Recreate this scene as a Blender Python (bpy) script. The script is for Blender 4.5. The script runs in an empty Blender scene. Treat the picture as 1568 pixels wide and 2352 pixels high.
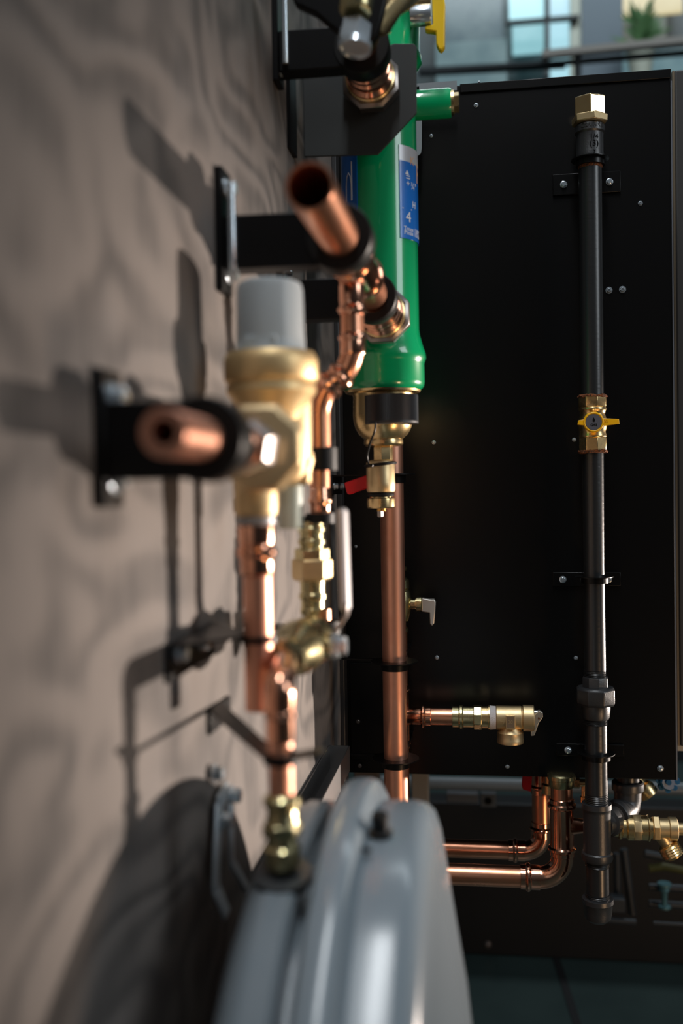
import bpy, bmesh, math, random
from mathutils import Vector, Matrix
random.seed(7)
S = bpy.context.scene
COL = S.collection
V = Vector
R = math.radians

# ------------------------------------------------------------------ camera
F = 2287.0; CX, CY = 784.0, 1176.0
CZ = 1.20
CAM = V((0, 0, CZ))
yaw, pit, rol = R(8.0), R(1.4), 0.0165
fwd = V((-math.sin(yaw)*math.cos(pit), math.cos(yaw)*math.cos(pit), -math.sin(pit)))
r0 = V((math.cos(yaw), math.sin(yaw), 0)); u0 = r0.cross(fwd)
upv = (math.cos(rol)*u0 + math.sin(rol)*r0).normalized()
rgt = (math.cos(rol)*r0 - math.sin(rol)*u0).normalized()
cd = bpy.data.cameras.new('camera'); cam = bpy.data.objects.new('camera', cd); COL.objects.link(cam)
cd.sensor_fit = 'VERTICAL'; cd.sensor_height = 36.0; cd.sensor_width = 24.0
cd.lens = 36.0*F/2352.0
cd.clip_start = 0.02; cd.clip_end = 60
m = Matrix((rgt, upv, -fwd)).transposed().to_4x4(); m.translation = CAM
cam.matrix_world = m
cd.dof.use_dof = True; cd.dof.focus_distance = 1.22; cd.dof.aperture_fstop = 3.1
S.camera = cam

# ------------------------------------------------------------------ world, lights, exposure
S.view_settings.view_transform = 'Standard'; S.view_settings.look = 'None'
S.view_settings.gamma = 1.0; S.view_settings.use_curve_mapping = False
S.view_settings.exposure = 0.0
w = bpy.data.worlds.new('world'); S.world = w; w.use_nodes = True
nt = w.node_tree; nt.nodes.clear()
wo = nt.nodes.new('ShaderNodeOutputWorld'); bg = nt.nodes.new('ShaderNodeBackground')
tc = nt.nodes.new('ShaderNodeTexCoord'); sp = nt.nodes.new('ShaderNodeSeparateXYZ'); cr = nt.nodes.new('ShaderNodeValToRGB')
mp = nt.nodes.new('ShaderNodeMapRange'); mp.inputs[1].default_value = -1; mp.inputs[2].default_value = 1
nt.links.new(tc.outputs['Generated'], sp.inputs[0]); nt.links.new(sp.outputs['Z'], mp.inputs[0])
nt.links.new(mp.outputs[0], cr.inputs[0]); nt.links.new(cr.outputs[0], bg.inputs[0]); nt.links.new(bg.outputs[0], wo.inputs[0])
e = cr.color_ramp.elements
e[0].position = 0.25; e[0].color = (.012, .014, .016, 1)
e[1].position = 0.95; e[1].color = (.27, .31, .35, 1)
k = e.new(0.5); k.color = (.035, .038, .042, 1)
k = e.new(0.72); k.color = (.10, .115, .13, 1)
bg.inputs[1].default_value = 0.5

def aim(o, loc, tgt):
    o.location = loc
    o.rotation_euler = (V(tgt)-V(loc)).to_track_quat('-Z', 'Y').to_euler()
def area(name, loc, tgt, sx, sy, power, col):
    l = bpy.data.lights.new(name, 'AREA'); l.shape = 'RECTANGLE'; l.size = sx; l.size_y = sy
    l.energy = power; l.color = col
    o = bpy.data.objects.new(name, l); COL.objects.link(o); aim(o, loc, tgt); return o
# low lamp out in the hall to the right, throwing the long wall shadows
l = bpy.data.lights.new('key_spot', 'SPOT'); l.energy = 3300; l.color = (1.0, .85, .74)
l.spot_size = R(9.4); l.spot_blend = 1.0; l.shadow_soft_size = 0.05
o = bpy.data.objects.new('key_spot', l); COL.objects.link(o); aim(o, (5.0, 3.85, CZ-1.0), (-.19, .85, CZ-.12))
# tall daylight window right of the camera, ceiling light overhead and behind
area('right_window_light', (3.2, -0.45, 2.6), (-.1, 1.0, 1.5), 1.25, 1.7, 31, (.88, .95, 1.0))
area('overhead_light', (.02, .25, 3.3), (.02, .6, 1.0), .14, 1.5, 26, (.93, .97, 1.0))
area('low_warm_light', (1.1, .25, .25), (.15, 1.35, .8), .20, .35, 4.4, (1.0, .62, .34))
area('atrium_fill_light', (1.0, 4.2, 5.6), (1.0, 6.0, 3.2), 3.0, 1.0, 90, (.85, .95, 1.0))  # added fill from above, put in to brighten the far facade

# ------------------------------------------------------------------ projection helpers (find real positions on real planes)
def ray(px, py):
    return ((px-CX)/F*rgt - (py-CY)/F*upv + fwd)
def ptY(px, py, Y):
    d = ray(px, py); return CAM + d*(Y/d.y)
def ptX(px, py, X):
    d = ray(px, py); return CAM + d*(X/d.x)
def proj(p):
    d = V(p)-CAM; f = d.dot(fwd)
    return CX+F*d.dot(rgt)/f, CY-F*d.dot(upv)/f
def zat(X, Y, py):
    z = CZ
    for _ in range(6):
        y0 = proj((X, Y, z))[1]; y1 = proj((X, Y, z+.001))[1]
        z += (py-y0)/((y1-y0)/.001)
    return z
def mpp(X, Y, z=CZ):
    return (V((X, Y, z))-CAM).dot(fwd)/F

# ------------------------------------------------------------------ materials
def mat(name, col, metal=0.0, rough=.5, bump=None, coat=0.0, spec=.5, var=None, emit=None):
    M = bpy.data.materials.new(name); M.use_nodes = True
    n = M.node_tree; b = n.nodes['Principled BSDF']
    b.inputs['Base Color'].default_value = (*col, 1); b.inputs['Metallic'].default_value = metal
    b.inputs['Roughness'].default_value = rough; b.inputs['Coat Weight'].default_value = coat
    b.inputs['Coat Roughness'].default_value = .04; b.inputs['Specular IOR Level'].default_value = spec
    if emit:
        b.inputs['Emission Color'].default_value = (*emit[0], 1); b.inputs['Emission Strength'].default_value = emit[1]
    g = n.nodes.new('ShaderNodeNewGeometry')
    if bump:
        t = n.nodes.new('ShaderNodeTexNoise'); t.inputs['Scale'].default_value = bump[0]; t.inputs['Detail'].default_value = 4
        mpn = n.nodes.new('ShaderNodeMapping'); mpn.inputs['Scale'].default_value = bump[3] if len(bump) > 3 else (1, 1, 1)
        n.links.new(g.outputs['Position'], mpn.inputs[0]); n.links.new(mpn.outputs[0], t.inputs['Vector'])
        bu = n.nodes.new('ShaderNodeBump'); bu.inputs['Strength'].default_value = bump[1]; bu.inputs['Distance'].default_value = bump[2]
        n.links.new(t.outputs[0], bu.inputs['Height']); n.links.new(bu.outputs[0], b.inputs['Normal'])
    if var:
        t = n.nodes.new('ShaderNodeTexNoise'); t.inputs['Scale'].default_value = var[0]; t.inputs['Detail'].default_value = 5
        n.links.new(g.outputs['Position'], t.inputs['Vector'])
        c = n.nodes.new('ShaderNodeValToRGB')
        c.color_ramp.elements[0].position = .35; c.color_ramp.elements[1].position = .65
        c.color_ramp.elements[0].color = (*col, 1); c.color_ramp.elements[1].color = (*var[1], 1)
        n.links.new(t.outputs[0], c.inputs[0]); n.links.new(c.outputs[0], b.inputs['Base Color'])
        mr = n.nodes.new('ShaderNodeMapRange'); mr.inputs[3].default_value = rough*.8; mr.inputs[4].default_value = min(1, rough*1.25)
        n.links.new(t.outputs[0], mr.inputs[0]); n.links.new(mr.outputs[0], b.inputs['Roughness'])
    return M
COPPER = mat('copper', (.94, .46, .29), 1, .29, var=(22, (.82, .36, .21)))
COPPER_S = mat('copper_polished', (.95, .50, .34), 1, .14, var=(60, (.86, .40, .25)))
COPPER_B = mat('copper_matte', (.90, .47, .33), 1, .42, bump=(60, .15, .001, (1, 1, .1)), var=(30, (.80, .38, .26)))
BRASS = mat('brass', (.88, .66, .34), 1, .26, var=(70, (.80, .58, .28)))
BRASS_C = mat('brass_cast', (.80, .62, .36), 1, .42, bump=(900, .12, .0006), var=(80, (.70, .53, .29)))
BRASS_G = mat('brass_greenish', (.66, .58, .32), 1, .26, var=(80, (.54, .47, .26)))
ZINC = mat('zinc', (.66, .74, .80), .8, .24)
STEEL = mat('steel_grey', (.36, .32, .30), 1, .34, bump=(300, .1, .0005))
BLACK = mat('black_powder_coat', (.0035, .0035, .004), 0, .38, bump=(1200, .12, .0003), spec=.22)
CABBLK = mat('black_cabinet_enamel', (.0032, .003, .003), 0, .30, bump=(700, .05, .0002), spec=.28)
CAB2 = mat('dark_grey_enamel', (.035, .034, .033), 0, .45, bump=(30, .1, .001))
RUBBER = mat('black_rubber', (.004, .004, .004), 0, .45, spec=.3)
IRON = mat('black_iron', (.011, .012, .013), 0, .33, bump=(260, .30, .0006, (.3, .3, 1)), spec=.8)
IRONC = mat('cast_black_iron', (.021, .022, .024), 0, .38, bump=(600, .25, .0006), spec=.8)
GREEN = mat('green_enamel', (.0, .40, .14), 0, .25, coat=1.0)
GALV = mat('galvanised_zinc', (.48, .55, .60), .45, .38)
BLUE = mat('blue_label_film', (.005, .16, .62), 0, .35, coat=.5)
SILVER = mat('silver_label_film', (.62, .64, .68), .3, .35)
WHITE = mat('white_print', (.8, .82, .85), 0, .4)
ORANGE = mat('orange_print', (.75, .42, .22), 0, .4)
GREYTANK = mat('grey_tank_paint', (.20, .24, .27), 0, .20, coat=0)
GREYPL = mat('grey_plastic', (.36, .40, .42), 0, .42)
PALEPL = mat('pale_green_plastic', (.46, .54, .49), 0, .45)
WHITEPL = mat('white_plastic_sleeve', (.66, .63, .64), 0, .35)
YELLOW = mat('yellow_plastic', (.90, .46, .004), 0, .35)
YELLOW2 = mat('bright_yellow_plastic', (.92, .60, .01), 0, .32)
RED = mat('red_plastic', (.66, .004, .010), 0, .35)
BLUEPL = mat('blue_plastic', (.015, .12, .26), 0, .3)
RUST = mat('rust', (.30, .08, .015), 0, .9, bump=(900, .8, .002), var=(500, (.04, .02, .01)))
TAPE = mat('thread_tape', (.55, .52, .52), 0, .6, bump=(900, .6, .001))
BADGE = mat('grey_badge', (.10, .10, .12), 0, .35)
CLEAR = mat('clear_acrylic', (.25, .28, .30), 0, .15)
DARKPRINT = mat('dark_print', (.003, .003, .003), 0, .6, spec=.1)

def plywood():
    M = bpy.data.materials.new('stained_plywood'); M.use_nodes = True
    n = M.node_tree; b = n.nodes['Principled BSDF']; L = n.links.new
    g = n.nodes.new('ShaderNodeNewGeometry')
    mp = n.nodes.new('ShaderNodeMapping'); mp.inputs['Scale'].default_value = (1, 2.6, 4.6)
    L(g.outputs['Position'], mp.inputs[0])
    a = n.nodes.new('ShaderNodeTexNoise'); a.inputs['Scale'].default_value = 1.7; a.inputs['Detail'].default_value = 1.5; a.inputs['Distortion'].default_value = .5
    L(mp.outputs[0], a.inputs['Vector'])
    mu = n.nodes.new('ShaderNodeMath'); mu.operation = 'MULTIPLY'; mu.inputs[1].default_value = 44
    L(a.outputs[0], mu.inputs[0])
    si = n.nodes.new('ShaderNodeMath'); si.operation = 'SINE'; L(mu.outputs[0], si.inputs[0])
    mp2 = n.nodes.new('ShaderNodeMapping'); mp2.inputs['Scale'].default_value = (1, 60, 4)
    L(g.outputs['Position'], mp2.inputs[0])
    f = n.nodes.new('ShaderNodeTexNoise'); f.inputs['Scale'].default_value = 4; f.inputs['Detail'].default_value = 5
    L(mp2.outputs[0], f.inputs['Vector'])
    c2 = n.nodes.new('ShaderNodeTexNoise'); c2.inputs['Scale'].default_value = 5; L(mp.outputs[0], c2.inputs['Vector'])
    ad = n.nodes.new('ShaderNodeMath'); ad.operation = 'MULTIPLY_ADD'; ad.inputs[1].default_value = .28; ad.inputs[2].default_value = 0
    L(si.outputs[0], ad.inputs[0])
    a2 = n.nodes.new('ShaderNodeMath'); a2.operation = 'MULTIPLY_ADD'; a2.inputs[1].default_value = .9
    L(f.outputs[0], a2.inputs[0]); L(ad.outputs[0], a2.inputs[2])
    a3 = n.nodes.new('ShaderNodeMath'); a3.operation = 'MULTIPLY_ADD'; a3.inputs[1].default_value = .7
    L(c2.outputs[0], a3.inputs[0]); L(a2.outputs[0], a3.inputs[2])
    cr = n.nodes.new('ShaderNodeValToRGB')
    cr.color_ramp.elements[0].position = .35; cr.color_ramp.elements[0].color = (.088, .081, .077, 1)
    cr.color_ramp.elements[1].position = 1.15 if False else 1.0; cr.color_ramp.elements[1].color = (.180, .160, .147, 1)
    L(a3.outputs[0], cr.inputs[0]); L(cr.outputs[0], b.inputs['Base Color'])
    b.inputs['Roughness'].default_value = .62
    b.inputs['Specular IOR Level'].default_value = .15
    bu = n.nodes.new('ShaderNodeBump'); bu.inputs['Strength'].default_value = .25; bu.inputs['Distance'].default_value = .002
    L(a2.outputs[0], bu.inputs['Height']); L(bu.outputs[0], b.inputs['Normal'])
    return M
PLY = plywood()

# ------------------------------------------------------------------ geometry helpers
class MB:
    def __init__(s): s.bm = bmesh.new()
    def lathe(s, prof, o, d, seg=48, ph=0.0, cap=True, a0=0.0, a1=None, close=False):
        """profile [(r, t)...] turned about the axis o + d*t"""
        o = V(o); d = V(d).normalized()
        ref = V((0, 0, 1)) if abs(d.z) < .9 else V((0, -1, 0))
        e1 = (ref - d*ref.dot(d)).normalized(); e2 = d.cross(e1)
        rings = []
        for r, t in prof:
            if r < 1e-6: rings.append([s.bm.verts.new(o+d*t)]); continue
            rings.append([s.bm.verts.new(o+d*t+(e1*math.cos(ph+2*math.pi*i/seg)+e2*math.sin(ph+2*math.pi*i/seg))*r) for i in range(seg)])
        pairs = list(zip(rings[:-1], rings[1:]))
        if close: pairs.append((rings[-1], rings[0]))
        for A, B in pairs:
            for i in range(seg):
                j = (i+1) % seg
                if len(A) == 1 and len(B) == 1: continue
                if len(A) == 1: s.bm.faces.new((A[0], B[i], B[j]))
                elif len(B) == 1: s.bm.faces.new((A[i], B[0], A[j]))
                else: s.bm.faces.new((A[i], B[i], B[j], A[j]))
        if cap and not close:
            if len(rings[0]) > 1: s.bm.faces.new(rings[0])
            if len(rings[-1]) > 1: s.bm.faces.new(rings[-1])
        return s
    def sweep(s, pts, rad, seg=24, cap=True):
        pts = [V(p) for p in pts]; n = len(pts)
        if not hasattr(rad, '__len__'): rad = [rad]*n
        tan = []
        for i in range(n):
            t = (pts[min(i+1, n-1)]-pts[max(i-1, 0)]); tan.append(t.normalized())
        ref = V((0, 0, 1)) if abs(tan[0].z) < .9 else V((1, 0, 0))
        e1 = (ref-tan[0]*ref.dot(tan[0])).normalized(); rings = []
        for i in range(n):
            e1 = (e1-tan[i]*e1.dot(tan[i])).normalized(); e2 = tan[i].cross(e1)
            rings.append([s.bm.verts.new(pts[i]+(e1*math.cos(2*math.pi*k/seg)+e2*math.sin(2*math.pi*k/seg))*rad[i]) for k in range(seg)])
        for A, B in zip(rings[:-1], rings[1:]):
            for i in range(seg):
                j = (i+1) % seg; s.bm.faces.new((A[i], B[i], B[j], A[j]))
        if cap: s.bm.faces.new(rings[0]); s.bm.faces.new(rings[-1])
        return s
    def box(s, a, b):
        a = V(a); b = V(b)
        lo = V((min(a.x, b.x), min(a.y, b.y), min(a.z, b.z))); hi = V((max(a.x, b.x), max(a.y, b.y), max(a.z, b.z)))
        mtx = Matrix.Translation((lo+hi)/2) @ Matrix.Diagonal((*(hi-lo), 1))
        bmesh.ops.create_cube(s.bm, size=1, matrix=mtx); return s
    def obox(s, c, ax, ay, az):
        """box from centre and three half axes"""
        c = V(c); ax = V(ax); ay = V(ay); az = V(az)
        v = [s.bm.verts.new(c+ax*i+ay*j+az*k) for i in (-1, 1) for j in (-1, 1) for k in (-1, 1)]
        for f in ((0, 1, 3, 2), (4, 6, 7, 5), (0, 4, 5, 1), (2, 3, 7, 6), (0, 2, 6, 4), (1, 5, 7, 3)): s.bm.faces.new([v[i] for i in f])
        return s
    def prism(s, poly, ext):
        ext = V(ext); A = [s.bm.verts.new(V(p)) for p in poly]; B = [s.bm.verts.new(V(p)+ext) for p in poly]
        n = len(A); s.bm.faces.new(A); s.bm.faces.new(B[::-1])
        for i in range(n):
            j = (i+1) % n; s.bm.faces.new((A[j], A[i], B[i], B[j]))
        return s
    def patch(s, cx, cy, r, a0, a1, z0, z1, th=.0006, n=20):
        """thin curved film on a vertical cylinder; angle 0 faces -Y and grows to +X"""
        P = []
        for k in range(n+1):
            a = R(a0+(a1-a0)*k/n); P.append((math.sin(a), -math.cos(a)))
        g = [[[s.bm.verts.new((cx+c[0]*rr, cy+c[1]*rr, z)) for c in P] for z in (z0, z1)] for rr in (r, r+th)]
        for k in range(n):
            s.bm.faces.new((g[1][0][k], g[1][0][k+1], g[1][1][k+1], g[1][1][k]))
            s.bm.faces.new((g[0][0][k], g[0][1][k], g[0][1][k+1], g[0][0][k+1]))
            for q in (0, 1): s.bm.faces.new((g[0][q][k], g[0][q][k+1], g[1][q][k+1], g[1][q][k]))
        for k in (0, n): s.bm.faces.new((g[0][0][k], g[1][0][k], g[1][1][k], g[0][1][k]))
        return s
    def text(s, body, size, fn, depth=.0003):
        """letters mapped through fn(u, v, w)"""
        c = bpy.data.curves.new('txt', 'FONT'); c.body = body; c.size = size; c.align_x = 'CENTER'; c.align_y = 'CENTER'; c.extrude = depth
        ob = bpy.data.objects.new('txt', c); me = bpy.data.meshes.new_from_object(ob)
        vs = [s.bm.verts.new(fn(v.co.x, v.co.y, v.co.z)) for v in me.vertices]
        for p in me.polygons:
            try: s.bm.faces.new([vs[i] for i in p.vertices])
            except ValueError: pass
        bpy.data.objects.remove(ob); bpy.data.curves.remove(c); bpy.data.meshes.remove(me); return s
    def build(s, name, M, parent=None, bevel=0.0, ang=32, label=None):
        bmesh.ops.recalc_face_normals(s.bm, faces=s.bm.faces)
        org = V((0, 0, 0))
        if parent is not None:
            org = V(parent['_o']) if '_o' in parent else V((0, 0, 0))
            bmesh.ops.translate(s.bm, verts=s.bm.verts, vec=-org)
        me = bpy.data.meshes.new(name); s.bm.to_mesh(me); s.bm.free()
        for p in me.polygons: p.use_smooth = True
        me.set_sharp_from_angle(angle=R(ang))
        me.materials.append(M)
        ob = bpy.data.objects.new(name, me); COL.objects.link(ob)
        if parent is not None: ob.parent = parent; ob['_o'] = tuple(org)
        else: ob['_o'] = (0, 0, 0)
        if bevel:
            b = ob.modifiers.new('bevel', 'BEVEL'); b.width = bevel; b.segments = 2; b.limit_method = 'ANGLE'; b.angle_limit = R(40)
        if label: ob['label'] = label
        return ob
def thing(name, label, cat, loc, group=None):
    o = bpy.data.objects.new(name, None); COL.objects.link(o); o.empty_display_size = .02
    o.location = loc; o['_o'] = tuple(loc); o['label'] = label; o['category'] = cat
    if group: o['group'] = group
    return o
def tag(o, label, cat, group=None, kind=None):
    o['label'] = label; o['category'] = cat
    if group: o['group'] = group
    if kind: o['kind'] = kind
    return o
def struct(name, mb, M, label=None, bevel=0):
    o = mb.build(name, M, None, bevel); o['kind'] = 'structure'
    if label: o['label'] = label
    return o
def vprof(X, Y, rows):
    """rows (half width px, py) -> profile in metres about the vertical axis X, Y measured from CZ"""
    out = []
    for h, py in rows:
        z = zat(X, Y, py); out.append((h*mpp(X, Y, z), z-CZ))
    return out
def vl(mb, X, Y, rows, seg=48, ph=0.0, cap=True):
    return mb.lathe(vprof(X, Y, rows), (X, Y, CZ), (0, 0, 1), seg, ph, cap)
def press(r, L, both=True):
    """press fitting profile over length L: socket with a bead near each end"""
    s = r*1.12; bd = r*1.32; p = [(r*1.02, 0), (s, .0004)]
    def bead(c):
        w = r*.26
        return [(s, c-w), (s*1.08, c-w*.8), (bd, c-w*.25), (bd, c+w*.25), (s*1.08, c+w*.8), (s, c+w)]
    p += bead(r*.75)
    if both: p += bead(L-r*.75)
    return p+[(s, L-.0004), (r*1.02, L)]
def arc(c, a, b, n=14, a0=0, a1=90):
    c = V(c); a = V(a); b = V(b)
    return [c+a*math.cos(R(a0+(a1-a0)*i/n))+b*math.sin(R(a0+(a1-a0)*i/n)) for i in range(n+1)]
def path(pts, fil, n=8):
    """polyline with rounded corners"""
    pts = [V(p) for p in pts]; out = [pts[0]]
    for i in range(1, len(pts)-1):
        p, q, r_ = pts[i-1], pts[i], pts[i+1]
        a = (p-q).normalized(); b = (r_-q).normalized()
        f = min(fil, (p-q).length*.49, (r_-q).length*.49)
        A = q+a*f; B = q+b*f
        for k in range(n+1):
            t = k/n; out.append(A*(1-t)**2+q*2*t*(1-t)+B*t*t)
    out.append(pts[-1]); return out
def hexbolt(mb, c, d, r, h, seg=6):
    c = V(c); d = V(d)
    mb.lathe([(r*1.35, 0), (r*1.35, h*.18), (r*1.3, h*.2)], c, d, 24)
    mb.lathe([(r, h*.2), (r, h*.9), (r*.85, h), (0, h)], c, d, seg)
def panscrew(c, d, r, parent, M=ZINC, name='screw'):
    c = V(c); d = V(d); mb = MB()
    mb.lathe([(r*1.25, 0), (r*1.25, r*.2), (r, r*.22), (r*.95, r*.55), (r*.7, r*.85), (r*.45, r*.9), (r*.4, r*.4), (0, r*.4)], c, d, 20)
    return mb.build(name, M, parent)

# ================================================================== SETTING
WX = -.19
struct('wall_left', MB().box((WX-.04, -.8, 0), (WX, 1.34, 2.6)), PLY, 'dark stained plywood wall with swirling grain')
fl = struct('floor', MB().box((-3, -2.5, -.05), (8, 9, 0)), mat('teal_slate_tile', (.030, .050, .048), 0, .35, bump=(12, .15, .002), var=(6, (.036, .060, .056))), 'dark teal slate floor')
J = mat('floor_joint', (.006, .006, .007), 0, .7)
def floorpt(px, py):
    d = ray(px, py); return CAM + d*(-CZ/d.z)
pa = floorpt(1275, 2195); pb = floorpt(1325, 2352); dj = (pb-pa)
nj = V((dj.y, -dj.x, 0)).normalized()*.009
A_, B_ = pa-dj*1.5, pb+dj*1.0
struct('trim_1', MB().prism([A_-nj, B_-nj, B_+nj, A_+nj], (0, 0, .002)), J, 'black joint between floor slabs')

# dark plinth wall behind, under the cabinet
GREYWALL = mat('black_plinth_panel', (.006, .006, .0065), 0, .5)
pz = floorpt(1300, 2203)
PY = pz.y
c0 = ptY(700, 1930, PY); c1 = ptY(1900, 1930, PY)
plinth = MB().box((-1.2, PY, .0), (2.6, PY+.08, ptY(1300, 1850, PY).z)).build('plinth_panel', GREYWALL, None, .004)
tag(plinth, 'long black panel standing on the floor under the cabinets', 'panel')
panscrew((ptY(1120, 2170, PY).x, PY, ptY(1120, 2170, PY).z), (0, -1, 0), .0075, plinth, STEEL, 'bolt')
DARKW = mat('dark_backdrop_wall', (.012, .015, .017), 0, .6)
struct('wall_far', MB().box((-3, 4.4, 0), (5, 4.5, 1.9)), DARKW, 'dark low wall behind the equipment')
TEAL = mat('teal_glass_wall', (.055, .085, .09), 0, .35, var=(1.3, (.03, .045, .05)), spec=.5)
struct('wall_back', MB().box((-4, 6.5, 0), (7, 6.6, 8)), TEAL, 'teal facade across the atrium')

def pane(n, px0, py0, px1, py1, Y, col, st, label, th=.03):
    a = ptY(px0, py0, Y); b = ptY(px1, py1, Y)
    struct('window_%d' % n, MB().box((a.x, Y, a.z), (b.x, Y+th, b.z)),
           mat('daylit_glass_%d' % n, (.05, .06, .07), 0, .2, emit=(col, st), var=(9, (.1, .12, .12))), label)
YB = 6.3
pane(1, 1168, -60, 1252, 50, YB, (.42, .78, .86), 1.1, 'bright cyan window pane, upper left')
pane(2, 1176, 54, 1252, 118, YB, (.30, .62, .68), .85, 'bright cyan window pane, lower left')
pane(3, 1262, -60, 1308, 34, YB, (.50, .82, .95), .85, 'pale blue window pane beside cream post')
pane(4, 1262, 44, 1308, 176, YB, (.42, .74, .84), .95, 'tall pale blue window pane below')
pane(5, 1430, -60, 1568, 26, YB, (.60, .50, .26), 1.0, 'warm yellow lit window, left')
pane(6, 1430, 44, 1530, 95, YB, (.13, .12, .07), .5, 'dim window under the warm one')
pane(7, 1000, -60, 1155, 170, YB, (.055, .10, .115), .8, 'dark teal glass pane, its reflected daylight painted as glow')  # teal panes emit; the glow stands in for daylight and reflections on glass
pane(8, 1345, 128, 1700, 200, YB, (.13, .25, .28), .62, 'low teal glass pane behind railing')
pane(9, 1000, 100, 1165, 240, YB-.05, (.14, .24, .26), .6, 'pale teal lower glass pane')
def barpx(name, px0, py0, px1, py1, Y, th, M, label, cat, kind=None, depth=.05, parent=None):
    a = ptY(px0, py0, Y); b = ptY(px1, py1, Y)
    d = (b-a); n_ = V((-d.z, 0, d.x)).normalized()*th/2; n_.y = 0
    o = MB().prism([a-n_, b-n_, b+n_, a+n_], (0, depth, 0)).build(name, M, parent)
    if parent is None:
        if kind: o['kind'] = kind; o['label'] = label
        else: tag(o, label, cat)
    return o
CREAM = mat('cream_post', (.42, .45, .38), 0, .5)
BLUEG = mat('blue_grey_column', (.075, .11, .14), 0, .5)
MULL = mat('dark_mullion', (.012, .018, .022), 0, .5)
barpx('trim_2', 1322, -80, 1322, 180, YB-.1, .065, CREAM, 'cream window post', '', 'structure')
barpx('trim_3', 1382, -80, 1382, 210, YB-.12, .24, BLUEG, 'blue-grey column', '', 'structure')
barpx('trim_4', 1256, -80, 1256, 175, YB-.15, .03, MULL, 'dark window mullion', '', 'structure')
barpx('trim_5', 1160, 50, 1330, 36, YB-.15, .018, MULL, 'dark window crossbar', '', 'structure')
barpx('trim_6', 960, 161, 1300, 143, 5.2, .028, MULL, 'dark lower rail of the gallery', '', 'structure')
# gallery railing
GR = mat('rail_metal', (.42, .40, .37), .3, .4)
ga = ptY(1420, 110, 4.9)
rail = thing('gallery_railing', 'grey metal railing with dark cable above the black cabinet', 'railing', (ga.x, 4.9, ga.z-.3))
barpx('handrail', 1245, 122, 1700, 76, 4.9, .030, GR, '', '', parent=rail)
barpx('cable', 1040, 160, 1700, 106, 4.95, .012, MULL, '', '', parent=rail)
barpx('post', 1327, 116, 1327, 230, 4.92, .03, MULL, '', '', parent=rail)
barpx('post', 1640, 90, 1640, 210, 4.92, .03, MULL, '', '', parent=rail)
# plant in front of warm window
pl0 = ptY(1470, 75, 6.0)
plant = thing('potted_plant', 'green leafy plant in front of the warm lit window', 'plant', (pl0.x, 6.0, pl0.z-.12))
LEAF = mat('leaf_green', (.05, .13, .04), 0, .6)
mb = MB(); rr = random.Random(3)
for k in range(46):
    b0 = V((pl0.x+rr.uniform(-.02, .02), 6.0, pl0.z-.10+rr.uniform(0, .15)))
    d = V((rr.uniform(-1, 1), rr.uniform(-.5, .3), rr.uniform(.1, 1.2))).normalized()*rr.uniform(.08, .2)
    sdv = V((d.z, 0, -d.x)).normalized()*.014
    a = b0+d*.55
    mb.prism([b0, a-sdv, b0+d, a+sdv], (0, .003, 0))
mb.build('foliage', LEAF, plant, ang=10)
MB().lathe([(.05, -.30), (.08, -.1), (.075, -.1), (.0, -.12)], (pl0.x, 6.0, pl0.z), (0, 0, 1), 20).build('pot', CREAM, plant)

# equipment seen blurred below the cabinet
a = ptY(960, 1790, 2.2)
EQ = mat('grey_painted_tube', (.20, .22, .23), .2, .4)
tz = ptY(1100, 1801, 2.2).z
o = MB().lathe([(.014, -.25), (.014, 2.2)], (0.0, 2.2, tz), (1, 0, 0), 20).build('support_rail', EQ); tag(o, 'pale grey tube running sideways behind the copper pipes, under the cabinet', 'rail')
a = ptY(1024, 1822, 2.25); b = ptY(1098, 1846, 2.25)
o = MB().box((a.x, 2.25, a.z), (b.x, 2.33, b.z)).build('junction_box', mat('grey_box', (.10, .10, .105), 0, .5), None, .003); tag(o, 'small grey box behind the tank top, under the cabinet', 'box')
a = ptY(1102, 1822, 2.25); b = ptY(1140, 1856, 2.25)
jb = MB().box((a.x, 2.25, a.z), (b.x, 2.31, b.z)).build('bracket_plate', mat('grey_plate', (.075, .08, .085), 0, .5), None, .003); tag(jb, 'square grey plate with a hole, right of the small grey box', 'plate')
MB().lathe([(.008, 0), (.008, .004), (0, .004)], ((a.x+b.x)/2, 2.25, (a.z+b.z)/2), (0, -1, 0), 16).build('hole', DARKPRINT, jb)
a = ptY(944, 1770, 1.75); b = ptY(986, 2000, 1.75)
o = MB().box((a.x, 1.75, 0), (b.x, 1.79, a.z)).build('frame_post', mat('cream_painted_post', (.33, .30, .26), 0, .5), None, .002); tag(o, 'cream upright post behind the tall copper pipe, under the cabinet', 'post')
a = ptY(812, 1770, 1.8); b = ptY(872, 2000, 1.8)
o = MB().box((a.x, 1.8, 0), (b.x, 1.84, a.z)).build('frame_post', mat('brown_post', (.13, .105, .09), 0, .5), None, .002); tag(o, 'brown upright post left of the tall copper pipe, behind the tank ridge', 'post')
DG = mat('dark_grey_equipment', (.045, .05, .055), .3, .4)
sk = thing('equipment_skid', 'dark skid of rails and pipes blurred behind the gas drip leg', 'equipment', (ptY(1480, 2100, 2.0).x, 2.0, 0))
def rod(px0, py0, px1, py1, Y, r, M, nm):
    MB().sweep([ptY(px0, py0, Y), ptY(px1, py1, Y)], r, 14).build(nm, M, sk)
rod(1490, 2037, 1640, 2044, 2.0, .0075, DG, 'rail'); rod(1490, 2075, 1640, 2084, 2.0, .0075, DG, 'rail')
rod(1500, 2120, 1640, 2128, 2.0, .004, DG, 'rail'); rod(1380, 2112, 1460, 2118, 2.0, .006, DG, 'rail')
rod(1432, 1950, 1452, 2100, 2.05, .008, DG, 'strut'); rod(1416, 1960, 1418, 2080, 2.05, .007, DG, 'strut')
rod(1480, 1960, 1520, 1968, 2.1, .008, DG, 'rail')
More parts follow.
